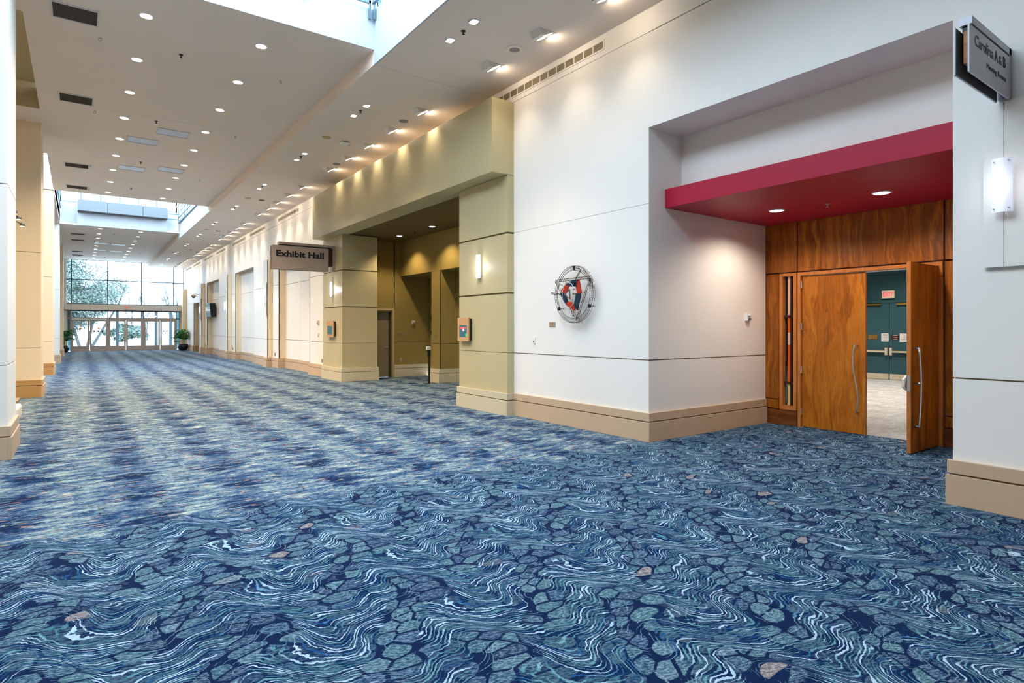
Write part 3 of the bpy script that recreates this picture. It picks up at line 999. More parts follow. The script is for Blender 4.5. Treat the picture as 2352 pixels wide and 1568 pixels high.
p, q, l0 = lv[0]
for i, ww in enumerate((0.12, 0.16, 0.15, 0.13)):
    B(0.10 - ww, YE + .024, 1.87 - i * .055, 0.10 + ww, YE + .028, 1.89 - i * .055).build('printed_line', 'white', l0)
disc(0.10, YE + .024, 1.57, .075, 'orange_sticker', 'round_sticker', l0)
for i, ww in enumerate((0.24, 0.2, 0.26)):
    B(0.10 - ww, YE + .024, 1.38 - i * .09, 0.10 + ww, YE + .028, 1.395 - i * .09).build('printed_line', 'white', l0)
p, q, l1 = lv[1]
disc(1.16, YE + .024, 1.59, .075, 'orange_sticker', 'round_sticker', l1)
for xx in (0.90, 1.14, 1.38):
    disc(xx, YE + .024, 1.40, .07, 'grey_sticker', 'round_sticker', l1)
    B(xx - .06, YE + .024, 1.28, xx + .06, YE + .028, 1.31).build('printed_line', 'grey_sticker', l1)
p, q, l5 = lv[5]
for xx in (5.12, 5.33):
    disc(xx, YE + .024, 1.40, .06, 'grey_sticker', 'round_sticker', l5)
    B(xx - .05, YE + .024, 1.28, xx + .05, YE + .028, 1.31).build('printed_line', 'grey_sticker', l5)
# threshold
struct('trim_4', B(-0.66, YE - .02, 0.0, 6.15, YE + .14, 0.02), 'aluminium')


def exit_sign(x, y, z, w, h, face, label):
    """a small white box with red letters; face '-y' or '-x'"""
    t = thing('exit_sign', (x, y, z), label, 'exit sign')
    if face == '-y':
        B(x - w / 2, y - .06, z - h / 2, x + w / 2, y, z + h / 2).build('sign_box', 'exit_face', t, bevel=.004)
        text('EXIT', t, 'exit_red', (x, y - .062, z - h * .30), h * .84, .003, '-y', sx=0.72, align='CENTER', offset=.004)
    else:
        B(x - .06, y - w / 2, z - h / 2, x, y + w / 2, z + h / 2).build('sign_box', 'exit_face', t, bevel=.004)
        text('EXIT', t, 'exit_red', (x - .062, y, z - h * .30), h * .84, .003, '-x', sx=0.72, align='CENTER', offset=.004)
    return t


exit_sign(2.80, YE - .40, 3.08, 0.34, 0.22, '-y', 'white exit sign with red letters on the band above the entrance doors')

# ------------------------------------------------------------------ outdoors
def crown(name, parent, c, rad, n, size, mat, clusters=26):
    mb = MB()
    cs = []
    for _ in range(clusters):
        while True:
            p_ = Vector((random.uniform(-1, 1), random.uniform(-1, 1), random.uniform(-1, 1)))
            if 0.35 < p_.length < 1: break
        cs.append((Vector((p_.x * rad[0], p_.y * rad[1], p_.z * rad[2])) * .78, random.uniform(.22, .36)))
    for _ in range(n):
        cc, rr = random.choice(cs)
        dd = Vector((random.gauss(0, 1), random.gauss(0, 1), random.gauss(0, 1))).normalized() * random.uniform(.6, 1.0)
        p_ = Vector(c) + cc + Vector((dd.x * rad[0], dd.y * rad[1], dd.z * rad[2])) * rr
        a_ = Vector((random.gauss(0, 1), random.gauss(0, 1), random.gauss(0, .6))).normalized()
        b_ = a_.cross(Vector((random.gauss(0, 1), random.gauss(0, 1), random.gauss(0, 1)))).normalized()
        s = size * random.uniform(.6, 1.2)
        mb.quad(p_ - a_ * s, p_ + b_ * s * .45, p_ + a_ * s, p_ - b_ * s * .45)
    o = mb.build(name, mat, parent)
    o['kind'] = 'stuff'
    return o


def branch(mb, p, d, ln, r, depth, spread=0.5):
    q = p + d * ln
    mid = p + d * ln * .5 + Vector((random.uniform(-1, 1), random.uniform(-1, 1), 0)) * ln * .05
    mb.tube([p, mid, q], [r, r * .85, r * .7], 5, cap=False)
    if depth == 0:
        return
    for _ in range(3 if depth > 1 else 2):
        nd = (d + Vector((random.uniform(-1, 1), random.uniform(-1, 1), random.uniform(-.2, .7))) * spread).normalized()
        branch(mb, q, nd, ln * random.uniform(.6, .8), r * .62, depth - 1, spread)


tr = thing('magnolia_tree', (0.4, 62, 0), 'large broad evergreen tree outside the glass, left of the entrance', 'tree')
tb = MB()
for tx, dx in ((0.6, .16), (0.1, -.2), (0.9, .42)):
    tb.tube([(tx, 62, -.05), (tx + dx * 2, 62 + .2, 1.6), (tx + dx * 4.5, 62.4, 3.6), (tx + dx * 6, 62, 5.5)], [.13, .10, .07, .04], 7)
tb.build('trunk', 'bark', tr)
crown('foliage', tr, (-0.9, 62.2, 5.1), (4.6, 3.2, 3.3), 46000, .095, 'leaf_out', 60)
crown('foliage', tr, (-1.2, 62.0, 2.5), (2.6, 2.0, 1.6), 12000, .095, 'leaf_out', 20)
bs = thing('round_bush', (4.5, 84, 0), 'pale clipped bush on the lawn beyond the doors', 'bush')
crown('foliage', bs, (4.5, 84, 1.05), (2.6, 1.6, 1.2), 3500, .16, 'leaf_out', 14)
BT = [(9.2, 80), (12.4, 84), (7.2, 90), (10.6, 96), (14.2, 78), (6.0, 98), (11.5, 74)]
for i, (bx, by) in enumerate(BT):
    t = thing('bare_tree', (bx, by, 0), 'leafless winter tree outside, %s from the left through the entrance glass' % ORD[i], 'tree', 'bare trees outside the entrance')
    mb = MB()
    branch(mb, Vector((bx, by, -.05)), Vector((0, 0, 1)), 2.2, .10, 5, .55)
    mb.build('trunk', 'bark', t)
# order labels left to right by direction
order = sorted(BT, key=lambda p_: p_[0] / p_[1])
for o in [o for o in COL.objects if o.name.startswith('bare_tree')]:
    i = [j for j, p_ in enumerate(order) if abs(p_[0] - o.location.x) < .01][0]
    o['label'] = 'leafless winter tree outside, %s from the left through the entrance glass' % ORD[i]
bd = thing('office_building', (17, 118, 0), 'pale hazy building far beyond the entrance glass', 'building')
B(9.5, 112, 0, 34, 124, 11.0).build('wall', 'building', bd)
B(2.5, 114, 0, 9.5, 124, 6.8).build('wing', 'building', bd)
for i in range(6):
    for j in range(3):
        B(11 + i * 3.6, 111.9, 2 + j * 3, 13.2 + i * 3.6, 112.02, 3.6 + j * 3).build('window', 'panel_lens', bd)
for i, xx in enumerate((2.42, 4.06, 5.0, 6.0)):
    t = thing('canopy_post', (xx, 55.0, 0), 'dark bronze post outside, %s from the left behind the door glass' % ORD[i], 'post', 'posts outside the entrance')
    B(xx - .10, 54.9, -.03, xx + .10, 55.1, 2.9).build('post_shaft', 'out_dark', t, bevel=.01)
    B(xx - .14, 54.86, -.03, xx + .14, 55.14, .1).build('post_foot', 'out_dark', t, bevel=.01)
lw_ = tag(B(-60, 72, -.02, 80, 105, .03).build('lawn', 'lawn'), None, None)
lw_['kind'] = 'structure'

# ------------------------------------------------------------------ ceiling fittings
def downlight(x, y, z, name, label, group, r=0.085, energy=150, ang=122, col=WARM, mat='lamp_warm', lamp=True):
    t = thing(name, (x, y, z), label, 'ceiling light', group)
    mb = MB()
    n = 20
    b0 = 0
    mb.lathe([(r + .018, -.001), (r + .018, -.008), (r, -.010), (r, -.001)], (x, y, z), n)
    mb.build('trim_ring', 'white', t, smooth=False)
    MB().lathe([(r - .002, -.0115), (r - .002, -.0105)], (x, y, z), n).build('lamp', mat, t)
    if lamp:
        spot(t, (x, y, z - .03), (x, y, 0), energy, ang, .6, col, .06)
    return t


for side, xx in (('left', 0.84), ('right', 2.50)):
    for k in range(9):
        yy = 10.65 + 1.818 * k
        downlight(xx, yy, ZM, 'recessed_downlight', 'round lit downlight, %s from the near skylight in the %s row' % (ORD[k], side), 'downlights of the main ceiling')
    for k in range(6):  # unseen rows added behind the viewer to brighten the recess and walls
        downlight(xx, 0.4 - 1.9 * k, ZM, 'recessed_downlight', 'added round fill downlight behind the viewer, %s in the %s row' % (ORD[k], side), 'added downlights behind the viewer', energy=55)
    for k in range(9):
        yy = 34.70 + 1.815 * k
        downlight(xx, yy, ZM, 'recessed_downlight', 'round lit downlight, %s beyond the far skylight in the %s row' % (ORD[k], side), 'downlights of the far ceiling', energy=35)

# twin reflector lights in the low strip, with a sprinkler between
def sprinkler(x, y, z, label, mat='wire'):
    t = thing('sprinkler_head', (x, y, z), label, 'sprinkler', 'ceiling sprinklers')
    MB().lathe([(.035, 0), (.035, -.008), (.012, -.014)], (x, y, z), 12).build('escutcheon', mat, t)
    MB().lathe([(.010, -.012), (.010, -.045), (.024, -.047), (.024, -.052)], (x, y, z), 8).build('deflector', mat, t)
    return t


for k in range(11):
    yc = 7.79 + 4.09 * k
    for j, dy in enumerate((-.35, .35)):
        x, y = (4.718, yc + dy) if k == 0 else (4.735, yc + dy)
        t = thing('reflector_light', (x, y, ZC), 'round chrome reflector downlight, %s one of the %s pair along the low ceiling' % (('nearer', 'farther')[j], ORD[k]), 'ceiling light', 'twin reflector lights of the low ceiling')
        r = .085
        MB().lathe([(r + .012, -.001), (r + .012, -.006), (r, -.007), (r, -.001)], (x, y, ZC), 20).build('trim_ring', 'white', t)
        MB().lathe([(r - .003, -.009), (r - .003, -.0075)], (x, y, ZC), 20).build('reflector', 'chrome', t)
        MB().prism([(x - .055, y - .055, ZC - .0095), (x - .005, y - .075, ZC - .0095), (x - .005, y + .075, ZC - .0095), (x - .055, y + .055, ZC - .0095)], (0, 0, -.0015)).build('lamp', 'lamp_warm', t)
        MB().prism([(x + .012, y - .075, ZC - .0095), (x + .05, y - .055, ZC - .0095), (x + .05, y + .055, ZC - .0095), (x + .012, y + .075, ZC - .0095)], (0, 0, -.0015)).build('lamp', 'lamp_warm', t)
        if k < 7:
            spot(t, (x, y, ZC - .03), (x, y, 0), 60, 90, .6, WARM, .06)
    sprinkler(4.735, yc - .02, ZC, 'dark sprinkler between the lights of the %s pair along the low ceiling' % ORD[k])

# wall washers
kk = 0
WW = []
for g_ in range(6):
    for q in (2.95, 4.40, 5.80, 7.12, 8.50):
        WW.append(q + 8.17 * g_)
for i, yy in enumerate(WW[2:]):
    x = 5.75
    t = thing('wall_washer', (x, yy, ZC), 'white louvred wall washer light beside the right wall, %s from the near end' % ORD[i], 'ceiling light', 'wall washers of the low ceiling')
    B(x - .16, yy - .13, ZC - .006, x + .17, yy + .13, ZC).build('trim_plate', 'white', t)
    hs = MB()
    hs.prism([(x - .15, yy - .12, ZC - .006), (x - .10, yy - .12, ZC - .085), (x - .02, yy - .12, ZC - .075), (x + .10, yy - .12, ZC - .006)], (0, .24, 0))
    hs.build('housing', 'alu_panel', t, bevel=.003)
    B(x - .115, yy - .115, ZC - .094, x - .085, yy + .115, ZC - .084).build('louvre', 'white', t)
    MB().prism([(x - .02, yy - .11, ZC - .077), (x + .105, yy - .11, ZC - .009), (x + .105, yy - .11, ZC - .014), (x - .018, yy - .11, ZC - .082)], (0, .22, 0)).build('lens', 'lamp_wash', t)
    d = bpy.data.lights.new('lamp_beam', 'AREA')
    d.shape = 'RECTANGLE'
    d.size = .20
    d.size_y = .05
    d.energy = 1.8
    d.color = (1, .84, .64)
    o = bpy.data.objects.new('lamp_beam', d)
    COL.objects.link(o)
    o.parent = t
    o.location = (.12, 0, -.055)
    o.rotation_euler = (0, R(-58), 0)
    o.rotation_euler = Vector((.9, 0, -.42)).to_track_quat('-Z', 'X').to_euler()
    spot(t, (5.86, yy, ZC - .07), (6.52, yy, 3.4), 38 if yy > 19 else 17, 86, 1.0, (1, .85, .67), .05)

# ceiling panels, grilles, sprinklers, detectors
def ceil_panel(name, x0, y0, x1, y1, z, mat, label, cat, group, slats=0):
    t = thing(name, ((x0 + x1) / 2, (y0 + y1) / 2, z), label, cat, group)
    f = MB()
    e = .03
    f.box(x0 - e, y0 - e, z - .012, x1 + e, y0, z)
    f.box(x0 - e, y1, z - .012, x1 + e, y1 + e, z)
    f.box(x0 - e, y0, z - .012, x0, y1, z)
    f.box(x1, y0, z - .012, x1 + e, y1, z)
    f.build('frame', 'frame_white', t)
    B(x0, y0, z - .004, x1, y1, z).build('core', mat, t)
    if slats:
        s = MB()
        for i in range(slats):
            yy = y0 + (y1 - y0) * (i + .5) / slats
            s.box(x0, yy - .004, z - .010, x1, yy + .004, z - .004)
        o = s.build('slats', mat, t)
        o['kind'] = 'stuff'
    return t


gy = [10.97, 15.12, 21.38, 24.68, 37.0, 39.55, 45.5, 47.7]
for i, yy in enumerate(gy):
    ceil_panel('return_grille', -0.31, yy, 0.235, yy + .50, ZM, 'return_grille', 'dark return air grille, %s from the near end along the left of the ceiling' % ORD[i], 'air grille', 'return air grilles of the main ceiling', 16)
for i, (x0, y0) in enumerate([(1.56, 16.42), (1.01, 17.57), (1.94, 20.35), (0.97, 20.82), (0.70, 40.5), (1.56, 40.5), (0.72, 44.0), (1.57, 44.1)]):
    ceil_panel('flat_ceiling_panel', x0, y0, x0 + .63, y0 + .50, ZM, 'panel_lens', 'pale frosted rectangular ceiling panel, %s counting from the near end' % ORD[i], 'ceiling panel', 'frosted ceiling panels')
for i, yy in enumerate((11.81, 15.93, 20.1, 24.07, 36.3, 40.3, 44.4, 48.4)):
    sprinkler(1.45, yy, ZM, 'dark sprinkler between the downlight rows, %s from the near end' % ORD[i])
di = 0
for side, xx, ys in (('left', .29, (11.9, 15.98, 21.4, 24.9, 36.9, 39.9)), ('right', 3.15, (11.92, 16.0, 21.4, 24.8, 36.8, 40.4, 44.4))):
    for i, yy in enumerate(ys):
        t = thing('hook_ring', (xx, yy, ZM), 'small ring fitting hanging from the ceiling, %s on the %s' % (ORD[i], side), 'ceiling hook', 'hanging rings of the main ceiling')
        MB().lathe([(.03, 0), (.03, -.006)], (xx, yy, ZM), 12).build('base_plate', 'beige_plastic', t)
        MB().tube([(xx + .022 * math.cos(a_ * math.pi / 5), yy, ZM - .032 + .022 * math.sin(a_ * math.pi / 5)) for a_ in range(10)], .004, 5, closed=True).build('ring', 'wire_light', t)
sp = thing('ceiling_speaker', (5.715, 7.79, ZC), 'round white ceiling speaker with grey mesh between two wall washers', 'speaker')
MB().lathe([(.155, 0), (.15, -.012), (.085, -.012)], (5.715, 7.79, ZC), 24).build('bezel', 'ceiling', sp)
MB().lathe([(.085, -.010), (.085, -.014)], (5.715, 7.79, ZC), 20).build('speaker_mesh', 'speaker', sp)
for i, (x, y, m_, lab) in enumerate([(5.737, 11.91, 'speaker', 'round flat grey ceiling speaker above the olive beam'), (4.75, 13.99, 'yellow_disc', 'ochre disc on the low ceiling before the smoke detector'),
                                (5.74, 16.1, 'speaker', 'round flat grey ceiling speaker beyond the last washer above the beam'),
                                (4.75, 22.1, 'yellow_disc', 'ochre disc on the low ceiling beyond the olive beam'), (4.75, 30.3, 'yellow_disc', 'ochre disc on the low ceiling beside the far skylight'),
                                (5.23, 22.2, 'return_grille', 'dark disc on the low ceiling beyond the olive beam'), (5.23, 30.4, 'return_grille', 'dark disc on the low ceiling beside the far skylight'),
                                (5.23, 38.6, 'return_grille', 'dark disc on the low ceiling beyond the far skylight')]):
    t = thing('ceiling_disc', (x, y, ZC), lab, 'ceiling disc')
    MB().lathe([(.10, 0), (.095, -.012)], (x, y, ZC), 20).build('cover', m_, t)
    MB().lathe([(.045, -.011), (.04, -.018)], (x, y, ZC), 16).build('boss', m_, t)
t = thing('wifi_access_point', (5.23, 14.09, ZC), 'square white access point hanging under the low ceiling', 'access point')
B(5.23 - .10, 14.0, ZC - .055, 5.33, 14.2, ZC - .02).build('housing', 'white', t, bevel=.01)
B(5.20, 14.06, ZC - .02, 5.26, 14.14, ZC).build('bracket', 'wire', t)
MB().lathe([(.08, 0), (.08, -.01)], (5.36, 14.3, ZC), 16).build('back_plate', 'yellow_disc', t)

# linear air vents in the wall
def wall_vent(y0, y1, z0, z1, label, n):
    t = thing('air_vent', (XW, (y0 + y1) / 2, z0), label, 'air vent', 'linear air vents high on the right wall')
    e = .022
    f = MB()
    f.box(XW - .012, y0 - e, z0 - e, XW, y1 + e, z0)
    f.box(XW - .012, y0 - e, z1, XW, y1 + e, z1 + e)
    f.box(XW - .012, y0 - e, z0, XW, y0, z1)
    f.box(XW - .012, y1, z0, XW, y1 + e, z1)
    f.build('frame', 'wall', t)
    B(XW - .004, y0, z0, XW, y1, z1).build('back', 'return_grille', t)
    for k in range(1, n):
        yy = y0 + (y1 - y0) * k / n
        B(XW - .013, yy - .010, z0, XW - .003, yy + .010, z1).build('divider', 'wall', t)
    s = MB()
    m_ = 7
    for k in range(m_):
        zz = z0 + (z1 - z0) * (k + .5) / m_
        s.box(XW - .010, y0, zz - .004, XW - .003, y1, zz + .003)
    o = s.build('slats', 'vent_slat', t)
    o['kind'] = 'stuff'


VY = [(6.58, 9.45), (22.24, 24.94), (27.1, 29.8), (30.9, 33.7), (35.66, 38.3), (39.45, 42.15), (44.0, 46.75), (47.8, 50.5)]
for i, (a, b) in enumerate(VY):
    lab = 'long tan slotted air vent above the wall sculpture' if i == 0 else 'tan slotted air vent on the far wall, %s beyond the hall sign' % ORD[i - 1]
    wall_vent(a, b, 5.895, 6.01, lab, 13)

# ------------------------------------------------------------------ recess: downlights, sprinkler
for i, (x, y) in enumerate(((8.31, 4.81), (8.31, 3.39))):
    downlight(x, y, 3.338, 'canopy_downlight', 'round lit downlight in the red canopy, %s' % ('farther from the olive pillar' if i else 'nearer the olive pillar'), 'downlights in the red canopy', r=.095, energy=50, ang=152, col=(1, .88, .74), mat='lamp_cool')
sprinkler(8.45, 4.14, 3.338, 'sprinkler under the red canopy between its two downlights', 'chrome')
# alcove lights
for i, (x, y) in enumerate(((8.0, 16.9), (8.0, 14.8), (7.98, 12.9))):
    downlight(x, y, ZA, 'alcove_downlight', 'round lit downlight in the dark alcove ceiling, %s from its far wall' % ORD[i], 'downlights in the olive alcove', r=.085, energy=85, ang=116, col=(1, .80, .50), mat='lamp_cool')
sprinkler(8.05, 15.97, ZA, 'small sprinkler in the dark alcove ceiling')

# ------------------------------------------------------------------ wood wall with double doors
XD = 9.48
ww_ = struct('wall_wood', B(XD + .02, 5.12, 0, XD + .12, 5.69, .25), 'dark_core')
B(XD + .02, 5.435, .25, XD + .12, 5.69, 2.52).build('core', 'dark_core', ww_)
B(XD + .02, 2.02, 2.50, XD + .12, 5.69, 3.34).build('core', 'dark_core', ww_)
B(XD + .02, 2.02, 0, XD + .12, 3.09, 3.34).build('core', 'dark_core', ww_)
gp = .010
for (a, b, c, d, m_) in [(5.132 + gp, 5.69, 2.52 + gp, 3.337, 'wood'), (3.09 + gp, 5.132 - gp, 2.52 + gp, 3.337, 'wood'), (2.03, 3.09 - gp, 2.52 + gp, 3.337, 'wood'),
                         (5.438 + gp / 2, 5.69, .413 + gp, 2.52 - gp, 'wood'), (5.438 + gp / 2, 5.69, .255 + gp, .413 - gp / 2, 'wood'), (5.132 + gp, 5.69, 0, .245, 'wood_h'),
                         (2.03, 3.09 - gp, .413 + gp, 2.52 - gp, 'wood'), (2.03, 3.09 - gp, .255 + gp, .413 - gp / 2, 'wood'), (2.03, 3.09 - gp, 0, .245, 'wood_h')]:
    B(XD, a, c, XD + .02, b, d).build('panel', m_, ww_, bevel=.002)
# the wall behind on the room side
struct('wall_room', B(XD + .12, 5.44, 0, XD + .2, 16.2, 4.6), 'room_wall')
struct('wall_room', B(XD + .12, -2, 0, XD + .2, 3.09, 4.6), 'room_wall')
struct('wall_room', B(XD + .12, 3.05, 2.5, XD + .2, 5.44, 4.6), 'room_wall')
# sidelight
sl = struct('window_4', B(XD + .085, 5.15, .27, XD + .09, 5.43, 2.5), 'glass_dark')
y0, y1, zb, zt = 5.142, 5.432, .255, 2.510
B(XD - .01, y0, zb, XD + .10, y0 + .055, zt).build('stile', 'wood_edge', sl, bevel=.003)
B(XD - .01, y1 - .055, zb, XD + .10, y1, zt).build('stile', 'wood_edge', sl, bevel=.003)
B(XD - .01, y0 + .055, zb, XD + .10, y1 - .055, zb + .07).build('rail', 'wood_edge', sl)
B(XD - .01, y0 + .055, zt - .05, XD + .10, y1 - .055, zt).build('rail', 'wood_edge', sl)
for zz in (.70, 1.80):
    B(XD + .03, y0 + .055, zz - .02, XD + .08, y1 - .055, zz + .02).build('crossbar', 'dark_core', sl)
B(XD + .03, 5.245, zb + .07, XD + .07, 5.262, zt - .05).build('glazing_bar', 'dark_core', sl)
for (a, b, m_) in ((1.82, 2.46, 'pink_glass'), (1.53, 1.78, 'amber'), (1.33, 1.53, 'pink_glass'), (.72, 1.33, 'amber'), (.33, .68, 'gold_glass')):
    B(XD + .045, 5.278, a, XD + .055, 5.318, b).build('glass_strip', m_, sl)
    B(XD + .045, 5.200, a, XD + .055, 5.222, b).build('glass_strip', 'gold_glass', sl)
# door frame
dr = struct('door_2', B(XD - .02, 3.105, 2.455, XD + .14, 5.118, 2.507), 'wood_edge', bevel=.003)
B(XD - .02, 5.068, 0, XD + .14, 5.118, 2.455).build('jamb', 'wood_edge', dr, bevel=.003)
B(XD - .02, 3.105, 0, XD + .14, 3.150, 2.455).build('jamb', 'wood_edge', dr, bevel=.003)


def pull(mbp, y, z0, z1, x, bow, axis):
    """curved pull handle points"""
    pts = []
    for i in range(15):
        t_ = i / 14
        zz = z0 + (z1 - z0) * t_
        b_ = bow * math.sin(math.pi * (2 * t_ + .0)) * .5
        pts.append((x, y, zz) if axis is None else (x + axis[0] * b_, y + axis[1] * b_, zz))
    return pts


# leaf 1, closed-ish (left)
l1 = B(XD + .02, 4.105, .012, XD + .065, 5.058, 2.447).build('door_leaf', 'wood_leaf', dr, bevel=.002)
B(XD + .019, 4.098, .012, XD + .066, 4.106, 2.447).build('edge_band', 'wood_edge', l1)
pts = [(XD + .02, 4.205, 1.345), (XD - .055, 4.205, 1.35)]
for i in range(13):
    t_ = i / 12
    zz = 1.35 - 1.02 * t_
    pts.append((XD - .06 - .0 * t_, 4.205 + .038 * math.sin(2 * math.pi * (t_ * .92 + .04)) * .9, zz))
pts += [(XD - .055, 4.205, .332), (XD + .02, 4.205, .335)]
MB().tube(pts, .012, 8).build('pull_handle', 'chrome', l1, smooth=True)
for zz in (2.31, 1.63, .93, .25):
    B(XD - .012, 5.052, zz - .055, XD + .02, 5.075, zz + .055).build('hinge', 'chrome', l1)
for yy in (4.27, 4.83):
    MB().lathe([(.007, 0), (.007, -.004)], (XD + .02, yy, 2.40), 8, 'x').build('screw_cap', 'chrome', l1)
# leaf 2, swung open at right angles to the wall
l2 = B(8.545, 3.145, .012, 9.49, 3.19, 2.447).build('door_leaf', 'wood', dr, bevel=.002)
B(8.538, 3.144, .012, 8.546, 3.191, 2.447).build('edge_band', 'wood_edge', l2)
pts = [(8.64, 3.145, 1.345), (8.64, 3.085, 1.35)]
for i in range(13):
    t_ = i / 12
    pts.append((8.635 + .060 * math.sin(2 * math.pi * (t_ * .5)) + .0, 3.085 - .0, 1.35 - 1.0 * t_))
pts += [(8.64, 3.085, .345), (8.64, 3.145, .345)]
MB().tube(pts, .013, 8).build('pull_handle', 'chrome', l2, smooth=True)
MB().lathe([(.008, 0), (.008, -.045), (.020, -.05), (.022, -.07), (.012, -.08)], (8.63, 3.145, .90), 12, 'y').build('thumb_turn', 'chrome', l2, smooth=True)
B(8.535, 3.153, .80, 8.540, 3.183, 1.0).build('latch_plate', 'chrome', l2)
MB().prism([(8.56, 3.19, .80), (8.525, 3.215, .85), (8.525, 3.215, .95), (8.56, 3.19, 1.0), (8.66, 3.19, .99), (8.66, 3.19, .81)], (0, .03, 0)).build('exit_device', 'alu_panel', l2, bevel=.004)
B(8.62, 3.21, .86, 9.40, 3.26, .93).build('push_bar', 'chrome', l2)
for zz in (2.31, 1.63, .93, .25):
    B(9.47, 3.140, zz - .055, 9.50, 3.155, zz + .055).build('hinge', 'chrome', l2)
B(XD + .03, 3.16, 2.435, XD + .05, 4.10, 2.45).build('door_stop', 'chrome', dr)

# ------------------------------------------------------------------ meeting-room foyer beyond
w = struct('wall_room', B(20.5, -2, 0, 20.8, 16.2, 4.8), 'teal')
B(20.42, -2, 3.30, 20.5, 16.2, 4.8).build('bulkhead', 'teal', w)
struct('wall_room', B(9.6, 16.0, 0, 20.8, 16.2, 4.8), 'teal_light')
struct('wall_room', B(9.6, -2.2, 0, 20.8, -2.0, 4.8), 'teal_light')
struct('ceiling_room', B(9.5, -2.2, 4.6, 20.8, 16.2, 4.8), 'ceiling')
for (a, b) in ((-2, 7.12), (9.15, 16)):
    base_x(20.5, a, b, 'kick', name='baseboard_room', h=.30)
dd = struct('door_3', B(20.42, 7.10, 2.40, 20.5, 9.15, 2.47), 'teal')
for (a, b) in ((7.14, 8.115), (8.13, 9.10)):
    lf2 = B(20.44, a, .01, 20.5, b, 2.40).build('door_leaf', 'teal', dd, bevel=.003)
    B(20.43, a + .01, .01, 20.44, b - .01, .185).build('kick_plate', 'kick', lf2)
    ctr = 8.123
    s = 1 if a > 8 else -1
    B(20.36, min(ctr + s * .10, ctr + s * .9), .855, 20.40, max(ctr + s * .10, ctr + s * .9), .905).build('push_bar', 'kick', lf2)
    B(20.36, min(ctr + s * .03, ctr + s * .10), .77, 20.43, max(ctr + s * .03, ctr + s * .10), 1.0).build('push_bar_head', 'kick', lf2)
    B(20.38, min(ctr + s * .22, ctr + s * .75), 2.33, 20.44, max(ctr + s * .22, ctr + s * .75), 2.37).build('closer_arm', 'brass', lf2)
exit_sign(20.5, 8.16, 2.665, .36, .24, '-x', 'cream exit sign with red letters above the teal double doors')
PL = [(8.60, .26, .15, 1.33, 'brass', 'gold plate on the left teal door'), (8.243, .21, .255, 1.32, 'paper', 'white notice sheet on the left teal door'),
      (7.953, .195, .16, 1.32, 'dark_core', 'dark brown notice plate on the right teal door'), (7.72, .21, .255, 1.315, 'paper', 'white notice sheet on the right teal door')]
for (yc, wd, ht, zc, m_, lab) in PL:
    t = thing('door_notice', (20.44, yc, zc), lab, 'notice')
    B(20.432, yc - wd / 2, zc - ht / 2, 20.44, yc + wd / 2, zc + ht / 2).build('plate', m_, t)
    nl = 6 if m_ == 'paper' else 3
    for i in range(nl):
        zz = zc + ht * (.36 - .72 * i / (nl - 1))
        B(20.430, yc - wd * .36, zz - .004, 20.432, yc + wd * random.uniform(.1, .36), zz + .004).build('printed_line', 'letter_grey' if m_ != 'dark_core' else 'paper', t)
for i, (x, y) in enumerate(((12.5, 5.5), (15.0, 6.5), (18.3, 7.6), (12.5, 10), (18.3, 11), (17, 3))):
    t = thing('room_downlight', (x, y, 4.6), 'ceiling downlight inside the room beyond the open door, %s from the doorway' % ORD[i], 'ceiling light', 'downlights in the room beyond the door')
    MB().lathe([(.11, 0), (.11, -.01)], (x, y, 4.6), 16).build('trim_ring', 'white', t)
    MB().lathe([(.09, -.010), (.09, -.013)], (x, y, 4.6), 16).build('lamp', 'lamp_warm', t)
    spot(t, (x, y, 4.56), (x, y, 0), 250, 120, .7, (1, .93, .84), .08)

# ------------------------------------------------------------------ alcove doors
dr = struct('door_4', B(7.56, 18.075, 2.18, 8.375, 18.16, 2.25), 'door_frame', bevel=.003)
B(8.305, 18.075, 0, 8.375, 18.32, 2.18).build('jamb', 'door_frame', dr)
B(7.56, 18.14, 0, 7.60, 18.32, 2.18).build('jamb', 'door_frame', dr)
B(7.58, 18.16, 2.14, 8.34, 18.32, 2.2).build('frame_head', 'door_frame', dr)
lf3 = B(7.60, 18.24, .01, 8.305, 18.285, 2.15).build('door_leaf', 'door_beige', dr)
B(8.245, 18.20, .0, 8.305, 18.24, 2.15).build('stop', 'door_dark', dr)
MB().lathe([(.03, 0), (.03, -.012), (.012, -.014), (.012, -.06)], (8.19, 18.24, .985), 12, 'y').build('lever_rose', 'chrome', lf3)
MB().tube([(8.19, 18.18, .985), (8.08, 18.18, .99), (8.05, 18.19, .985)], .01, 8).build('lever_handle', 'chrome', lf3)
MB().lathe([(.022, 0), (.022, -.01)], (8.19, 18.24, 1.13), 12, 'y').build('lock_cylinder', 'chrome', lf3)
dr = struct('door_5', B(9.655, 16.0, 0, 9.68, 17.95, 2.35), 'door_frame')
B(9.645, 16.06, .01, 9.66, 17.88, 2.28).build('door_leaf', 'olive_dark', dr)
for zz in (1.95, 1.45):
    B(9.63, 17.86, zz - .06, 9.66, 17.90, zz + .06).build('hinge', 'wire', dr)

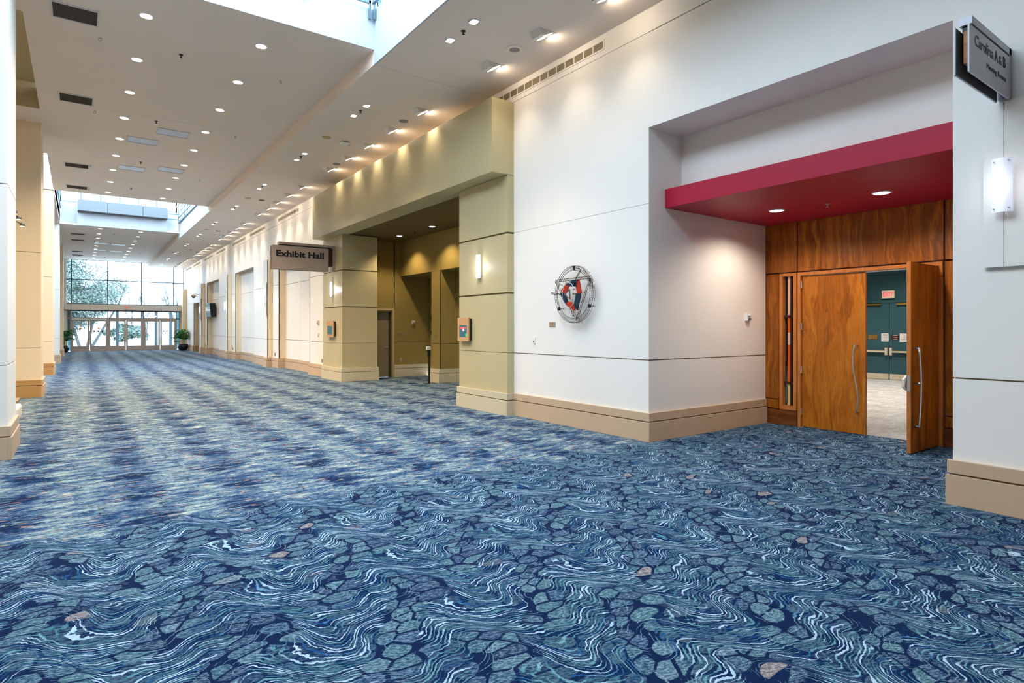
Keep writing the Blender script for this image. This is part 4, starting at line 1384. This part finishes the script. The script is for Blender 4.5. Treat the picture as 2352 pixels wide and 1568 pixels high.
# ------------------------------------------------------------------ signs
def blade_sign(t, x0, x1, ya, yb, z0, z1, bar, wood_c, brk, th=.012, mat='sign', wy=None):
    B(x0, ya, z0, x1, ya + th, z1).build('front_panel', mat, t, bevel=.001)
    B(x0, yb - th, z0, x1, yb, z1).build('back_panel', mat, t, bevel=.001)
    B(wood_c[0], ya + th, wood_c[2], wood_c[1], wy or (yb - th), wood_c[3]).build('core', wood_c[4], t, bevel=.002)
    ym = (ya + yb) / 2
    hw = bar[4]
    B(bar[0], ym - hw, bar[2], bar[1], ym + hw, bar[3]).build('top_bar', mat, t, bevel=.001)
    B(bar[0] + .02, ym - hw * .6, bar[2] - .045, bar[1], ym + hw * .6, bar[2]).build('hanger', 'black', t)
    B(brk[0], ym - hw, brk[2], brk[1], ym + hw, brk[3]).build('bracket', mat, t, bevel=.001)


t = thing('meeting_room_sign', (6.45, 1.65, 3.55), 'grey blade sign reading Carolina A & B Meeting Rooms', 'sign')
blade_sign(t, 5.42, 6.375, 1.605, 1.705, 3.535, 3.895, (5.50, 6.45, 3.925, 3.985, .042), (5.475, 6.41, 3.62, 3.865, 'wood_core'), (6.40, 6.45, 3.56, 3.985), wy=1.66)
B(5.425, 1.690, 3.54, 6.37, 1.6925, 3.89).build('back_shade_sheet', 'grey_dark', t)  # dark sheet standing for the shade on the back panel's inner face
text('Carolina', t, 'letter_grey', (5.535, 1.603, 3.762), .122, .001, '-y', width=.415)
text('A', t, 'letter', (5.984, 1.603, 3.764), .122, .001, '-y', width=.076, offset=.003)
text('&', t, 'letter_grey', (6.085, 1.603, 3.765), .105, .001, '-y', width=.072)
text('B', t, 'letter', (6.195, 1.603, 3.766), .122, .001, '-y', width=.062, offset=.003)
text('Meeting Rooms', t, 'letter_grey', (5.80, 1.603, 3.655), .062, .001, '-y', width=.466)

t = thing('hall_sign', (6.38, 18.2, 3.3), 'grey blade sign reading Exhibit Hall on the far olive pillar', 'sign')
blade_sign(t, 4.54, 6.19, 18.05, 18.28, 3.335, 4.03, (4.73, 6.34, 4.065, 4.14, .09), (4.62, 6.32, 3.50, 4.03, 'dark_core'), (6.31, 6.40, 3.34, 4.14), th=.02, mat='sign_taupe')
text('Exhibit Hall', t, 'letter', (4.648, 18.047, 3.712), .245, .002, '-y', width=1.395, offset=.009)

# ------------------------------------------------------------------ sconces on slotted panels
def wall_sconce(X, yc, zc, label, panel=True, energy=14, w=.145, h=.46):
    t = thing('wall_sconce', (X, yc, zc), label, 'wall light', 'wall sconces')
    n = 8
    arc = [(X - .05 - .035 * math.cos(math.pi * (i / n - .5)), yc + w / 2 * (2 * i / n - 1)) for i in range(n + 1)]
    poly = [(x_, y_, zc - h / 2) for x_, y_ in arc] + [(x_ + .008, y_, zc - h / 2) for x_, y_ in reversed(arc)]
    MB().prism(poly, (0, 0, h)).build('diffuser', 'sconce', t)
    B(X - .045, yc - .03, zc - h / 2 + .04, X, yc + .03, zc + h / 2 - .04).build('back_plate', 'white', t)
    for dz in (-.09, .10):
        MB().lathe([(.022, dz - .075), (.022, dz + .075)], (X - .062, yc, zc), 10).build('lamp', 'sconce_lamp', t)
    for dy in (-.052, .052):
        for dz in (-h / 2 + .03, h / 2 - .03):
            MB().lathe([(.006, 0), (.006, -.03)], (X - .056, yc + dy, zc + dz), 8, 'x').build('stud', 'chrome', t)
    point(t, (X - .16, yc, zc), energy * .35, (.93, .95, 1.0), .08)
    return t


def slot_panel(X, yc, z0, z1, label, w=.29):
    t = thing('slotted_panel', (X, yc, z0), label, 'wall panel', 'slotted sconce panels')
    B(X - .02, yc - w / 2 + .01, z0 + .03, X, yc + w / 2 - .01, z1).build('spacer', 'grey_dark', t)
    B(X - .035, yc - w / 2, z0, X - .02, yc - .003, z1).build('half_panel', 'wall', t)
    B(X - .035, yc + .003, z0, X - .02, yc + w / 2, z1).build('half_panel', 'wall', t)
    return t


slot_panel(6.45, 1.655, 2.13, 3.54, 'tall white slotted panel below the Carolina sign')
wall_sconce(6.415, 1.655, 2.82, 'frosted glass wall light below the Carolina sign', energy=1.0)
wall_sconce(6.37, 9.82, 2.81, 'frosted glass wall light on the near olive pillar', energy=7)
wall_sconce(6.40, 18.28, 2.81, 'frosted glass wall light on the far olive pillar', energy=10)
for i, yc in enumerate((26.1, 34.27, 42.44)):
    slot_panel(6.32, yc, 2.09, 3.49, 'tall slotted panel on the far wall, %s beyond the hall sign' % ORD[i])
    wall_sconce(6.285, yc, 2.78, 'glowing wall light on the far wall, %s beyond the hall sign' % ORD[i], energy=10)

# ------------------------------------------------------------------ notice cases
def notice_case(X, ya, yb, z0, z1, label, screen_detail=True):
    t = thing('notice_case', (X, (ya + yb) / 2, z0), label, 'notice case')
    d = .085
    B(X - .055, ya + .03, z0 + .02, X, yb - .03, z1 - .02).build('back_box', 'black', t)
    B(X - d, ya, z0, X - .05, yb, z1).build('case_body', 'case_side', t, bevel=.003)
    wy, hz = yb - ya, z1 - z0
    sy0, sy1, sz0, sz1 = ya + wy * .15, yb - wy * .15, z0 + hz * .17, z1 - hz * .32
    f = MB()
    xf = X - d - .006
    f.box(xf, ya, z0, X - d, sy0, z1)
    f.box(xf, sy1, z0, X - d, yb, z1)
    f.box(xf, sy0, z0, X - d, sy1, sz0)
    f.box(xf, sy0, sz1, X - d, sy1, z1)
    f.build('front_frame', 'case_wood', t)
    B(X - d - .001, sy0, sz0, X - d, sy1, sz1).build('screen', 'screen_teal', t)
    if screen_detail:
        for i, (dz, ln) in enumerate(((.82, .78), (.75, .72), (.68, .5))):
            zz = sz0 + (sz1 - sz0) * dz
            B(X - d - .003, sy1 - .03 - (sy1 - sy0) * ln, zz - .006, X - d - .001, sy1 - .03, zz + .006).build('red_text_line', 'screen_red', t)
        B(X - d - .003, sy0 + .10, sz0 + .12, X - d - .001, sy0 + .18, sz0 + .19).build('white_label', 'paper', t)
        B(X - d - .003, sy0 + .0, sz0 + .01, X - d - .001, sy0 + .06, sz0 + .07).build('green_badge', 'screen_green', t)
    return t


notice_case(6.37, 10.11, 10.53, 1.345, 1.815, 'tan notice case with teal screen on the near olive pillar')
notice_case(6.40, 17.98, 18.60, 1.33, 1.835, 'tan notice case with screen on the far olive pillar', False)

# ------------------------------------------------------------------ small wall fittings
def box_fit(name, X, yc, zc, w, h, d, mat, label, cat, axis='x', extra=None, group=None):
    """small fitting: plate plus a raised detail. axis 'x': on a plane facing -x, 'y': facing -y"""
    if axis == 'x':
        t = thing(name, (X, yc, zc), label, cat, group)
        B(X - d, yc - w / 2, zc - h / 2, X, yc + w / 2, zc + h / 2).build('plate', mat, t, bevel=min(.003, d * .3))
        if extra: extra(t, X - d, yc, zc)
    else:
        t = thing(name, (yc, X, zc), label, cat, group)
        B(yc - w / 2, X - d, zc - h / 2, yc + w / 2, X, zc + h / 2).build('plate', mat, t, bevel=min(.003, d * .3))
        if extra: extra(t, yc, X - d, zc)
    return t


def strobe_extra(t, x, y, z):
    MB().lathe([(.035, 0), (.03, .02)], (x, y, z + .02), 12).build('lens', 'panel_lens', t)
    B(x - .03, y - .02, z - .05, x + .03, y, z - .025).build('horn_slot', 'grey_dark', t)


def strobe_extra_x(t, x, y, z):
    MB().lathe([(.035, 0), (.03, .02)], (x, y, z + .02), 12).build('lens', 'panel_lens', t)
    B(x - .02, y - .03, z - .05, x, y + .03, z - .025).build('horn_slot', 'grey_dark', t)


box_fit('fire_strobe', 5.68, 8.914, 1.79, .11, .13, .045, 'white', 'white fire alarm strobe on the recess side wall by the wood panelling', 'fire alarm', 'y', strobe_extra)
box_fit('fire_strobe', 18.10, 9.06, 1.80, .12, .13, .045, 'beige_plastic', 'beige fire alarm strobe in the olive alcove', 'fire alarm', 'y', strobe_extra)
box_fit('fire_strobe', XW, 19.99, 1.80, .11, .14, .045, 'beige_plastic', 'beige fire alarm strobe on the white wall left of the far pillar', 'fire alarm', 'x', strobe_extra_x)


def sw_extra(t, x, y, z):
    B(x - .01, y - .012, z - .04, x, y + .012, z - .0).build('rocker', 'plaque', t)


box_fit('wall_switch', XW, 8.288, 1.39, .07, .12, .02, 'white', 'small white wall thermostat left of the sculpture', 'switch', 'x', sw_extra)
box_fit('wall_switch', XW, 19.99, 1.37, .08, .14, .02, 'beige_plastic', 'beige wall switch under the far strobe', 'switch', 'x', sw_extra)


def pl_extra(t, x, y, z):
    for i in range(2):
        B(x - .001, y - .04, z - .012 + i * .022, x, y + .035, z - .008 + i * .022).build('printed_line', 'letter', t)


box_fit('art_plaque', XW, 7.80, 1.667, .165, .085, .008, 'plaque', 'small tan plaque below and left of the sculpture', 'plaque', 'x', pl_extra)


def pl_extra_y(t, x, y, z):
    for i in range(2):
        B(x - .06, y - .001, z - .012 + i * .022, x + .06, y, z - .008 + i * .022).build('printed_line', 'letter', t)


box_fit('room_plaque', 18.10, 8.56, 1.40, .20, .085, .008, 'door_beige', 'bronze room plaque beside the alcove door', 'plaque', 'y', pl_extra_y)
box_fit('room_plaque', 8.57, 15.65, 1.40, .20, .10, .008, 'door_beige', 'bronze room plaque on the alcove partition end', 'plaque', 'x', pl_extra)


def out_extra(t, x, y, z):
    for dz in (-.025, .02):
        B(x - .003, y - .015, z + dz - .012, x, y + .015, z + dz + .012).build('socket', 'grey_dark', t)


def out_extra_y(t, x, y, z):
    for dz in (-.025, .02):
        B(x - .015, y - .003, z + dz - .012, x + .015, y, z + dz + .012).build('socket', 'grey_dark', t)


box_fit('power_outlet', XW, 19.62, .53, .17, .12, .01, 'plaque', 'grey outlet plate on the white wall left of the far pillar', 'outlet', 'x', out_extra)
box_fit('power_outlet', 18.10, 8.62, .56, .08, .13, .01, 'aluminium', 'steel outlet plate in the olive alcove', 'outlet', 'y', out_extra_y)
for i, yy in enumerate((25.45, 33.7, 41.9)):
    box_fit('power_outlet', XW, yy, .54, .18, .14, .01, 'plaque', 'grey outlet plate beside the %s pilaster of the far wall' % ORD[i], 'outlet', 'x', out_extra)

# CCTV camera
t = thing('security_camera', (6.45, 44.0, 3.75), 'white dome security camera on a bracket over the side corridor', 'camera')
MB().tube([(6.52, 44.0, 3.80), (6.25, 44.0, 3.86), (6.15, 44.0, 3.84)], .02, 8).build('bracket_arm', 'white', t)
MB().lathe([(.03, .1), (.15, .02), (.16, -.03), (.13, -.05)], (6.12, 44.0, 3.74), 16).build('housing', 'aluminium', t, smooth=True)
MB().lathe([(.11, -.05), (.09, -.12), (.03, -.15)], (6.12, 44.0, 3.74), 14).build('dome', 'black', t, smooth=True)

# wall monitors
t = thing('wall_monitor', (6.6, 40.5, 2.5), 'black double monitor tilted out from the far wall recess', 'monitor')
B(6.70, 40.3, 2.5, 6.79, 41.0, 2.9).build('bracket', 'black', t)
MB().prism([(6.48, 39.8, 2.30), (6.73, 39.8, 2.30), (6.73, 39.8, 3.12), (6.40, 39.8, 3.12)], (0, 1.6, 0)).build('housing', 'black', t, bevel=.01)
for za, zb in ((2.33, 2.68), (2.73, 3.09)):
    xa, xb = 6.48 - .098 * (za - 2.30), 6.48 - .098 * (zb - 2.30)
    MB().prism([(xa - .012, 39.83, za), (xb - .012, 39.83, zb), (xb - .002, 39.83, zb), (xa - .002, 39.83, za)], (0, 1.54, 0)).build('screen', 'tv_screen', t)

# sanitiser stand in the alcove
t = thing('sanitizer_stand', (8.25, 15.75, 0), 'slim black hand sanitizer stand in the olive alcove', 'stand')
sx_, sy_ = 8.20, 15.35
t.location = (sx_, sy_, 0)
B(sx_ - .13, sy_ - .13, 0, sx_ + .13, sy_ + .13, .012).build('foot_plate', 'black', t)
B(sx_ - .02, sy_ - .015, .012, sx_ + .02, sy_ + .015, 1.09).build('post', 'black', t)
B(sx_ - .08, sy_ - .06, .93, sx_ + .0, sy_ + .0, .99).build('drip_tray', 'black', t)
B(sx_ - .11, sy_ - .07, .98, sx_ + .01, sy_ - .015, 1.085).build('dispenser', 'white', t, bevel=.006)
B(sx_ - .085, sy_ - .071, 1.0, sx_ - .06, sy_ - .069, 1.06).build('printed_label', 'letter', t)
B(sx_ - .045, sy_ - .071, 1.0, sx_ - .02, sy_ - .069, 1.07).build('printed_label', 'plaque', t)
B(sx_ - .045, sy_ - .03, .80, sx_ + .025, sy_ + .02, .93).build('pump_housing', 'black', t)

# ------------------------------------------------------------------ wall sculpture
t = thing('wall_sculpture', (XW, 7.14, 2.14), 'round wire and painted sculpture on the white wall beside the recess', 'sculpture')
cy, cz = 7.135, 2.145


def ring(mb, r, x, rad, seg=40, ry=1.0):
    mb.tube([(x, cy + r * math.cos(2 * math.pi * i / seg), cz + r * ry * math.sin(2 * math.pi * i / seg)) for i in range(seg)], rad, 4, closed=True)


mb = MB()
ring(mb, .455, 6.40, .0045)
ring(mb, .455, 6.44, .0035)
mb.build('outer_hoop', 'wire', t)
mb = MB()
ring(mb, .385, 6.40, .0045)
mb.build('inner_hoop', 'wire', t)
mb = MB()
for i in range(72):
    a_ = 2 * math.pi * i / 72
    mb.tube([(6.40, cy + .385 * math.cos(a_), cz + .385 * math.sin(a_)), (6.40, cy + .455 * math.cos(a_), cz + .455 * math.sin(a_))], .0028, 3)
ring(mb, .405, 6.41, .0022, 48)
ring(mb, .43, 6.41, .0022, 48)
o = mb.build('hoop_rungs', 'wire_light', t)
for a_ in (92, 208, 328):
    q = R(a_)
    c_ = (cy + .42 * math.cos(q), cz + .42 * math.sin(q))
    B(6.385, c_[0] - .017, c_[1] - .03, 6.415, c_[0] + .017, c_[1] + .03).build('hoop_clamp', 'black', t)
    MB().tube([(6.40, *c_), (XW, *c_)], .005, 5).build('standoff', 'wire', t)


def truss(name, a, b, wd, x, mat='wire'):
    mb = MB()
    A, Bv = Vector((x, *a)), Vector((x, *b))
    d = (Bv - A).normalized()
    n_ = Vector((0, -d.z, d.y)) * wd / 2
    mb.tube([A + n_, Bv + n_], .0045, 4)
    mb.tube([A - n_, Bv - n_], .0045, 4)
    m_ = int((Bv - A).length / (wd * .8))
    for i in range(m_):
        p_ = A + (Bv - A) * (i / m_)
        q_ = A + (Bv - A) * ((i + 1) / m_)
        s = 1 if i % 2 else -1
        mb.tube([p_ + n_ * s, q_ - n_ * s], .0032, 3)
    mb.build(name, mat, t)


tri = [(7.545, 2.381), (6.708, 2.387), (7.017, 1.75)]
for i in range(3):
    truss('truss_bar', tri[i], tri[(i + 1) % 3], .035, 6.37)
tri = [(6.914, 2.524), (7.645, 2.188)]
truss('truss_bar', (6.914, 2.524), (7.06, 2.35), .022, 6.36)
truss('truss_bar', (7.645, 2.188), (7.405, 2.150), .022, 6.36)
truss('truss_bar', (6.914, 2.524), (6.72, 2.30), .03, 6.41, 'wire_light')
truss('truss_bar', (6.98, 1.86), (6.95, 1.68), .05, 6.39, 'wire_light')
truss('truss_bar', (6.72, 2.36), (6.70, 2.22), .06, 6.39, 'wire')
PN = [('painted_panel', 'art_blue', [(7.255, 2.331), (7.03, 2.37), (6.99, 2.26), (7.10, 2.262), (7.18, 2.27)]),
      ('painted_panel', 'art_red', [(7.255, 2.326), (7.18, 2.27), (7.269, 2.16), (7.378, 2.202)]),
      ('painted_panel', 'art_red', [(6.953, 2.374), (6.895, 2.161), (6.985, 2.143), (7.03, 2.273)]),
      ('painted_panel', 'art_blue', [(6.955, 2.37), (7.03, 2.37), (7.06, 2.27), (7.03, 2.273)]),
      ('painted_panel', 'art_blue', [(6.902, 2.155), (6.978, 1.884), (7.075, 1.93), (7.01, 2.149)]),
      ('painted_panel', 'art_blue', [(7.405, 2.175), (7.30, 2.205), (7.269, 2.15), (7.22, 2.04), (7.26, 1.99), (7.35, 2.08)]),
      ('painted_panel', 'art_red', [(7.09, 1.90), (7.03, 1.87), (7.05, 1.95), (7.10, 2.01), (7.20, 2.035), (7.245, 1.975)])]
for i, (nm, m_, pl) in enumerate(PN):
    xo = 6.335 + .006 * (i % 3)
    MB().prism([(xo, a, b) for a, b in pl], (.022, 0, 0)).build(nm, m_, t, bevel=.002)
mb = MB()
for a, b in (((7.148, 2.222), (7.269, 2.152)), ((7.269, 2.152), (7.135, 2.066)), ((7.135, 2.066), (7.148, 2.222))):
    mb.tube([(6.33, *a), (6.33, *b)], .010, 5)
mb.build('centre_triangle', 'art_brown', t)
MB().lathe([(.03, 0), (.03, .01)], (6.335, 7.19, 2.15), 10, 'x').build('centre_disc', 'panel_lens', t)
mb = MB()
mb.tube([(6.325, 7.17 + .15 * math.cos(2 * math.pi * i / 28), 2.13 + .20 * math.sin(2 * math.pi * i / 28)) for i in range(28)], .004, 4, closed=True)
mb.build('pale_hoop', 'paper', t)
for (a, b, r_) in ((7.38, 2.395, .012), (7.06, 1.80, .013), (7.045, 2.215, .014), (7.24, 2.05, .012)):
    MB().lathe([(r_, 0), (r_, -.012)], (6.335, a, b), 10, 'x').build('button', 'dark_core', t)
mb = MB()
for (a, b) in (((7.40, 2.32), (7.34, 2.29)), ((6.90, 2.30), (6.95, 2.26)), ((7.36, 1.92), (7.40, 1.90)), ((7.12, 1.87), (7.12, 1.82)), ((7.30, 2.40), (7.30, 2.36))):
    mb.tube([(6.35, *a), (6.35, *b)], .004, 4)
mb.build('spikes', 'wire', t)
MB().tube([(6.36, 7.1, 2.15), (XW, 7.1, 2.15)], .012, 6).build('standoff', 'wire', t)

# ------------------------------------------------------------------ seating and lamps behind the first left pier
t = thing('upholstered_bench', (-1.3, 11.6, 0), 'cream upholstered bench behind the first left pier', 'bench')
B(-2.5, 11.22, .24, -0.705, 11.92, .445).build('seat_cushion', 'leather', t, bevel=.035)
B(-2.45, 11.3, .16, -0.76, 11.86, .25).build('seat_frame', 'leather', t, bevel=.01)
for xx in (-2.35, -.80):
    for yy in (11.33, 11.82):
        B(xx - .03, yy - .03, 0, xx + .03, yy + .03, .17).build('leg', 'black', t)
t = thing('side_table', (-1.1, 12.3, 0), 'low wooden side table beyond the cream bench', 'table')
B(-1.4, 12.05, .43, -0.765, 12.6, .47).build('table_top', 'case_side', t, bevel=.004)
B(-1.36, 12.09, .36, -0.785, 12.56, .43).build('apron', 'case_side', t)
for xx in (-1.33, -.82):
    for yy in (12.13, 12.52):
        B(xx - .025, yy - .025, 0, xx + .025, yy + .025, .37).build('leg', 'case_side', t)
for i, (p0, p1) in enumerate((((-.99, 11.0, 3.34), (-.763, 11.5, 3.335)), ((-.97, 10.9, 3.31), (-.718, 11.5, 3.255)), ((-.97, 10.8, 3.22), (-.678, 11.5, 3.155)))):
    t = thing('arm_spotlight', p0, 'small lit spotlight on a thin arm behind the first left pier, %s' % ('uppermost', 'middle', 'lowest')[i], 'spotlight', 'arm spotlights behind the left pier')
    MB().tube([(p0[0], 10.68, p0[2] + .01), p0, p1], .006, 6).build('arm', 'wire', t)
    MB().lathe([(.012, .03), (.03, .02), (.034, -.03)], p1, 12).build('lamp_head', 'wire_light', t, smooth=True)
    MB().lathe([(.026, -.031), (.030, -.036)], p1, 12).build('lamp', 'lamp_spot', t)
    spot(t, (p1[0], p1[1], p1[2] - .05), (p1[0] - .5, p1[1] + 2, 0.6), 25, 80, .5, (1, .78, .5), .03)
# left aisle ceiling lamps that warm the piers
for i, (x, y) in enumerate(((-3.3, 14.0), (-3.3, 20.0), (-3.3, 28.0), (-3.3, 36.0), (-3.3, 6.0))):
    zc_ = 6.925 if i == 0 else ZM
    if i == 1: y = 18.5
    t = thing('aisle_downlight', (x, y, zc_), 'aisle ceiling downlight behind the left piers, %s of the row' % ORD[i], 'ceiling light', 'aisle downlights')
    MB().lathe([(.11, 0), (.11, -.01)], (x, y, zc_), 16).build('trim_ring', 'white', t)
    MB().lathe([(.09, -.010), (.09, -.013)], (x, y, zc_), 16).build('lamp', 'lamp_warm', t)
    spot(t, (x, y, zc_ - .04), (x, y, 0), 220, 140, .6, (1, .74, .44), .08)

# ------------------------------------------------------------------ potted palms
def palm(x, y, label, seed, sx=1.0):
    random.seed(seed)
    t = thing('potted_palm', (x, y, 0), label, 'plant')
    MB().lathe([(.20, .0), (.22, .02), (.30, .12), (.335, .28), (.33, .42), (.30, .47), (.27, .47), (.27, .43)], (x, y, 0), 24).build('pot', 'pot', t, smooth=True)
    for a_ in range(3):
        q = a_ * 2.09 + .4
        B(x + .18 * math.cos(q) - .03, y + .18 * math.sin(q) - .03, 0, x + .18 * math.cos(q) + .03, y + .18 * math.sin(q) + .03, .03).build('pot_foot', 'pot', t)
    MB().lathe([(.27, .425), (.1, .45)], (x, y, 0), 16).build('soil', 'soil', t)
    st = MB()
    for i in range(9):
        q = random.uniform(0, 6.28)
        r0 = random.uniform(.02, .12)
        bx_, by_ = x + r0 * math.cos(q), y + r0 * math.sin(q)
        st.tube([(bx_, by_, .42), (bx_ + .04 * math.cos(q), by_ + .04 * math.sin(q), .75), (bx_ + .07 * math.cos(q), by_ + .07 * math.sin(q), 1.0)], [.014, .012, .008], 6)
    st.build('stems', 'frond_light', t)
    for i in range(28):
        q = i * 2.4 + random.uniform(-.2, .2)
        ln = random.uniform(.6, .98)
        z0 = random.uniform(.60, 1.0)
        rise = random.uniform(.30, .75) if i > 4 else random.uniform(0, .2)
        fr = MB()
        pts = []
        for j in range(9):
            s = j / 8
            rr = .05 + ln * .72 * s
            pts.append(Vector((x + rr * math.cos(q), y + rr * math.sin(q), z0 + rise * (1.6 * s - 1.35 * s * s) * 1.6)))
        fr.tube(pts, [.007 * (1 - .7 * j / 8) for j in range(9)], 4)
        side = Vector((-math.sin(q), math.cos(q), 0))
        for j in range(2, 17):
            s = j / 17
            k0 = min(7, int(s * 8))
            p_ = pts[k0].lerp(pts[k0 + 1], s * 8 - k0)
            dr_ = (pts[k0 + 1] - pts[k0]).normalized()
            L = .22 * math.sin(math.pi * (s * .8 + .15)) + .04
            for sg in (-1, 1):
                tip = p_ + side * sg * L * .8 + dr_ * L * .55 + Vector((0, 0, -L * .35))
                md_ = p_.lerp(tip, .45) + Vector((0, 0, .02))
                wv_ = dr_ * .026
                fr.quad(p_, md_ - wv_, tip, md_ + wv_)
        fr.v = [(min(vx, 6.46) if x > 3 else vx, min(vy, 49.9), vz) for vx, vy, vz in fr.v]
        fr.build('frond', 'frond', t)
    return t


palm(6.12, 48.9, 'potted palm in a black pot right of the entrance doors', 3)
palm(-0.83, 49.3, 'potted palm in a black pot left of the entrance doors', 5)
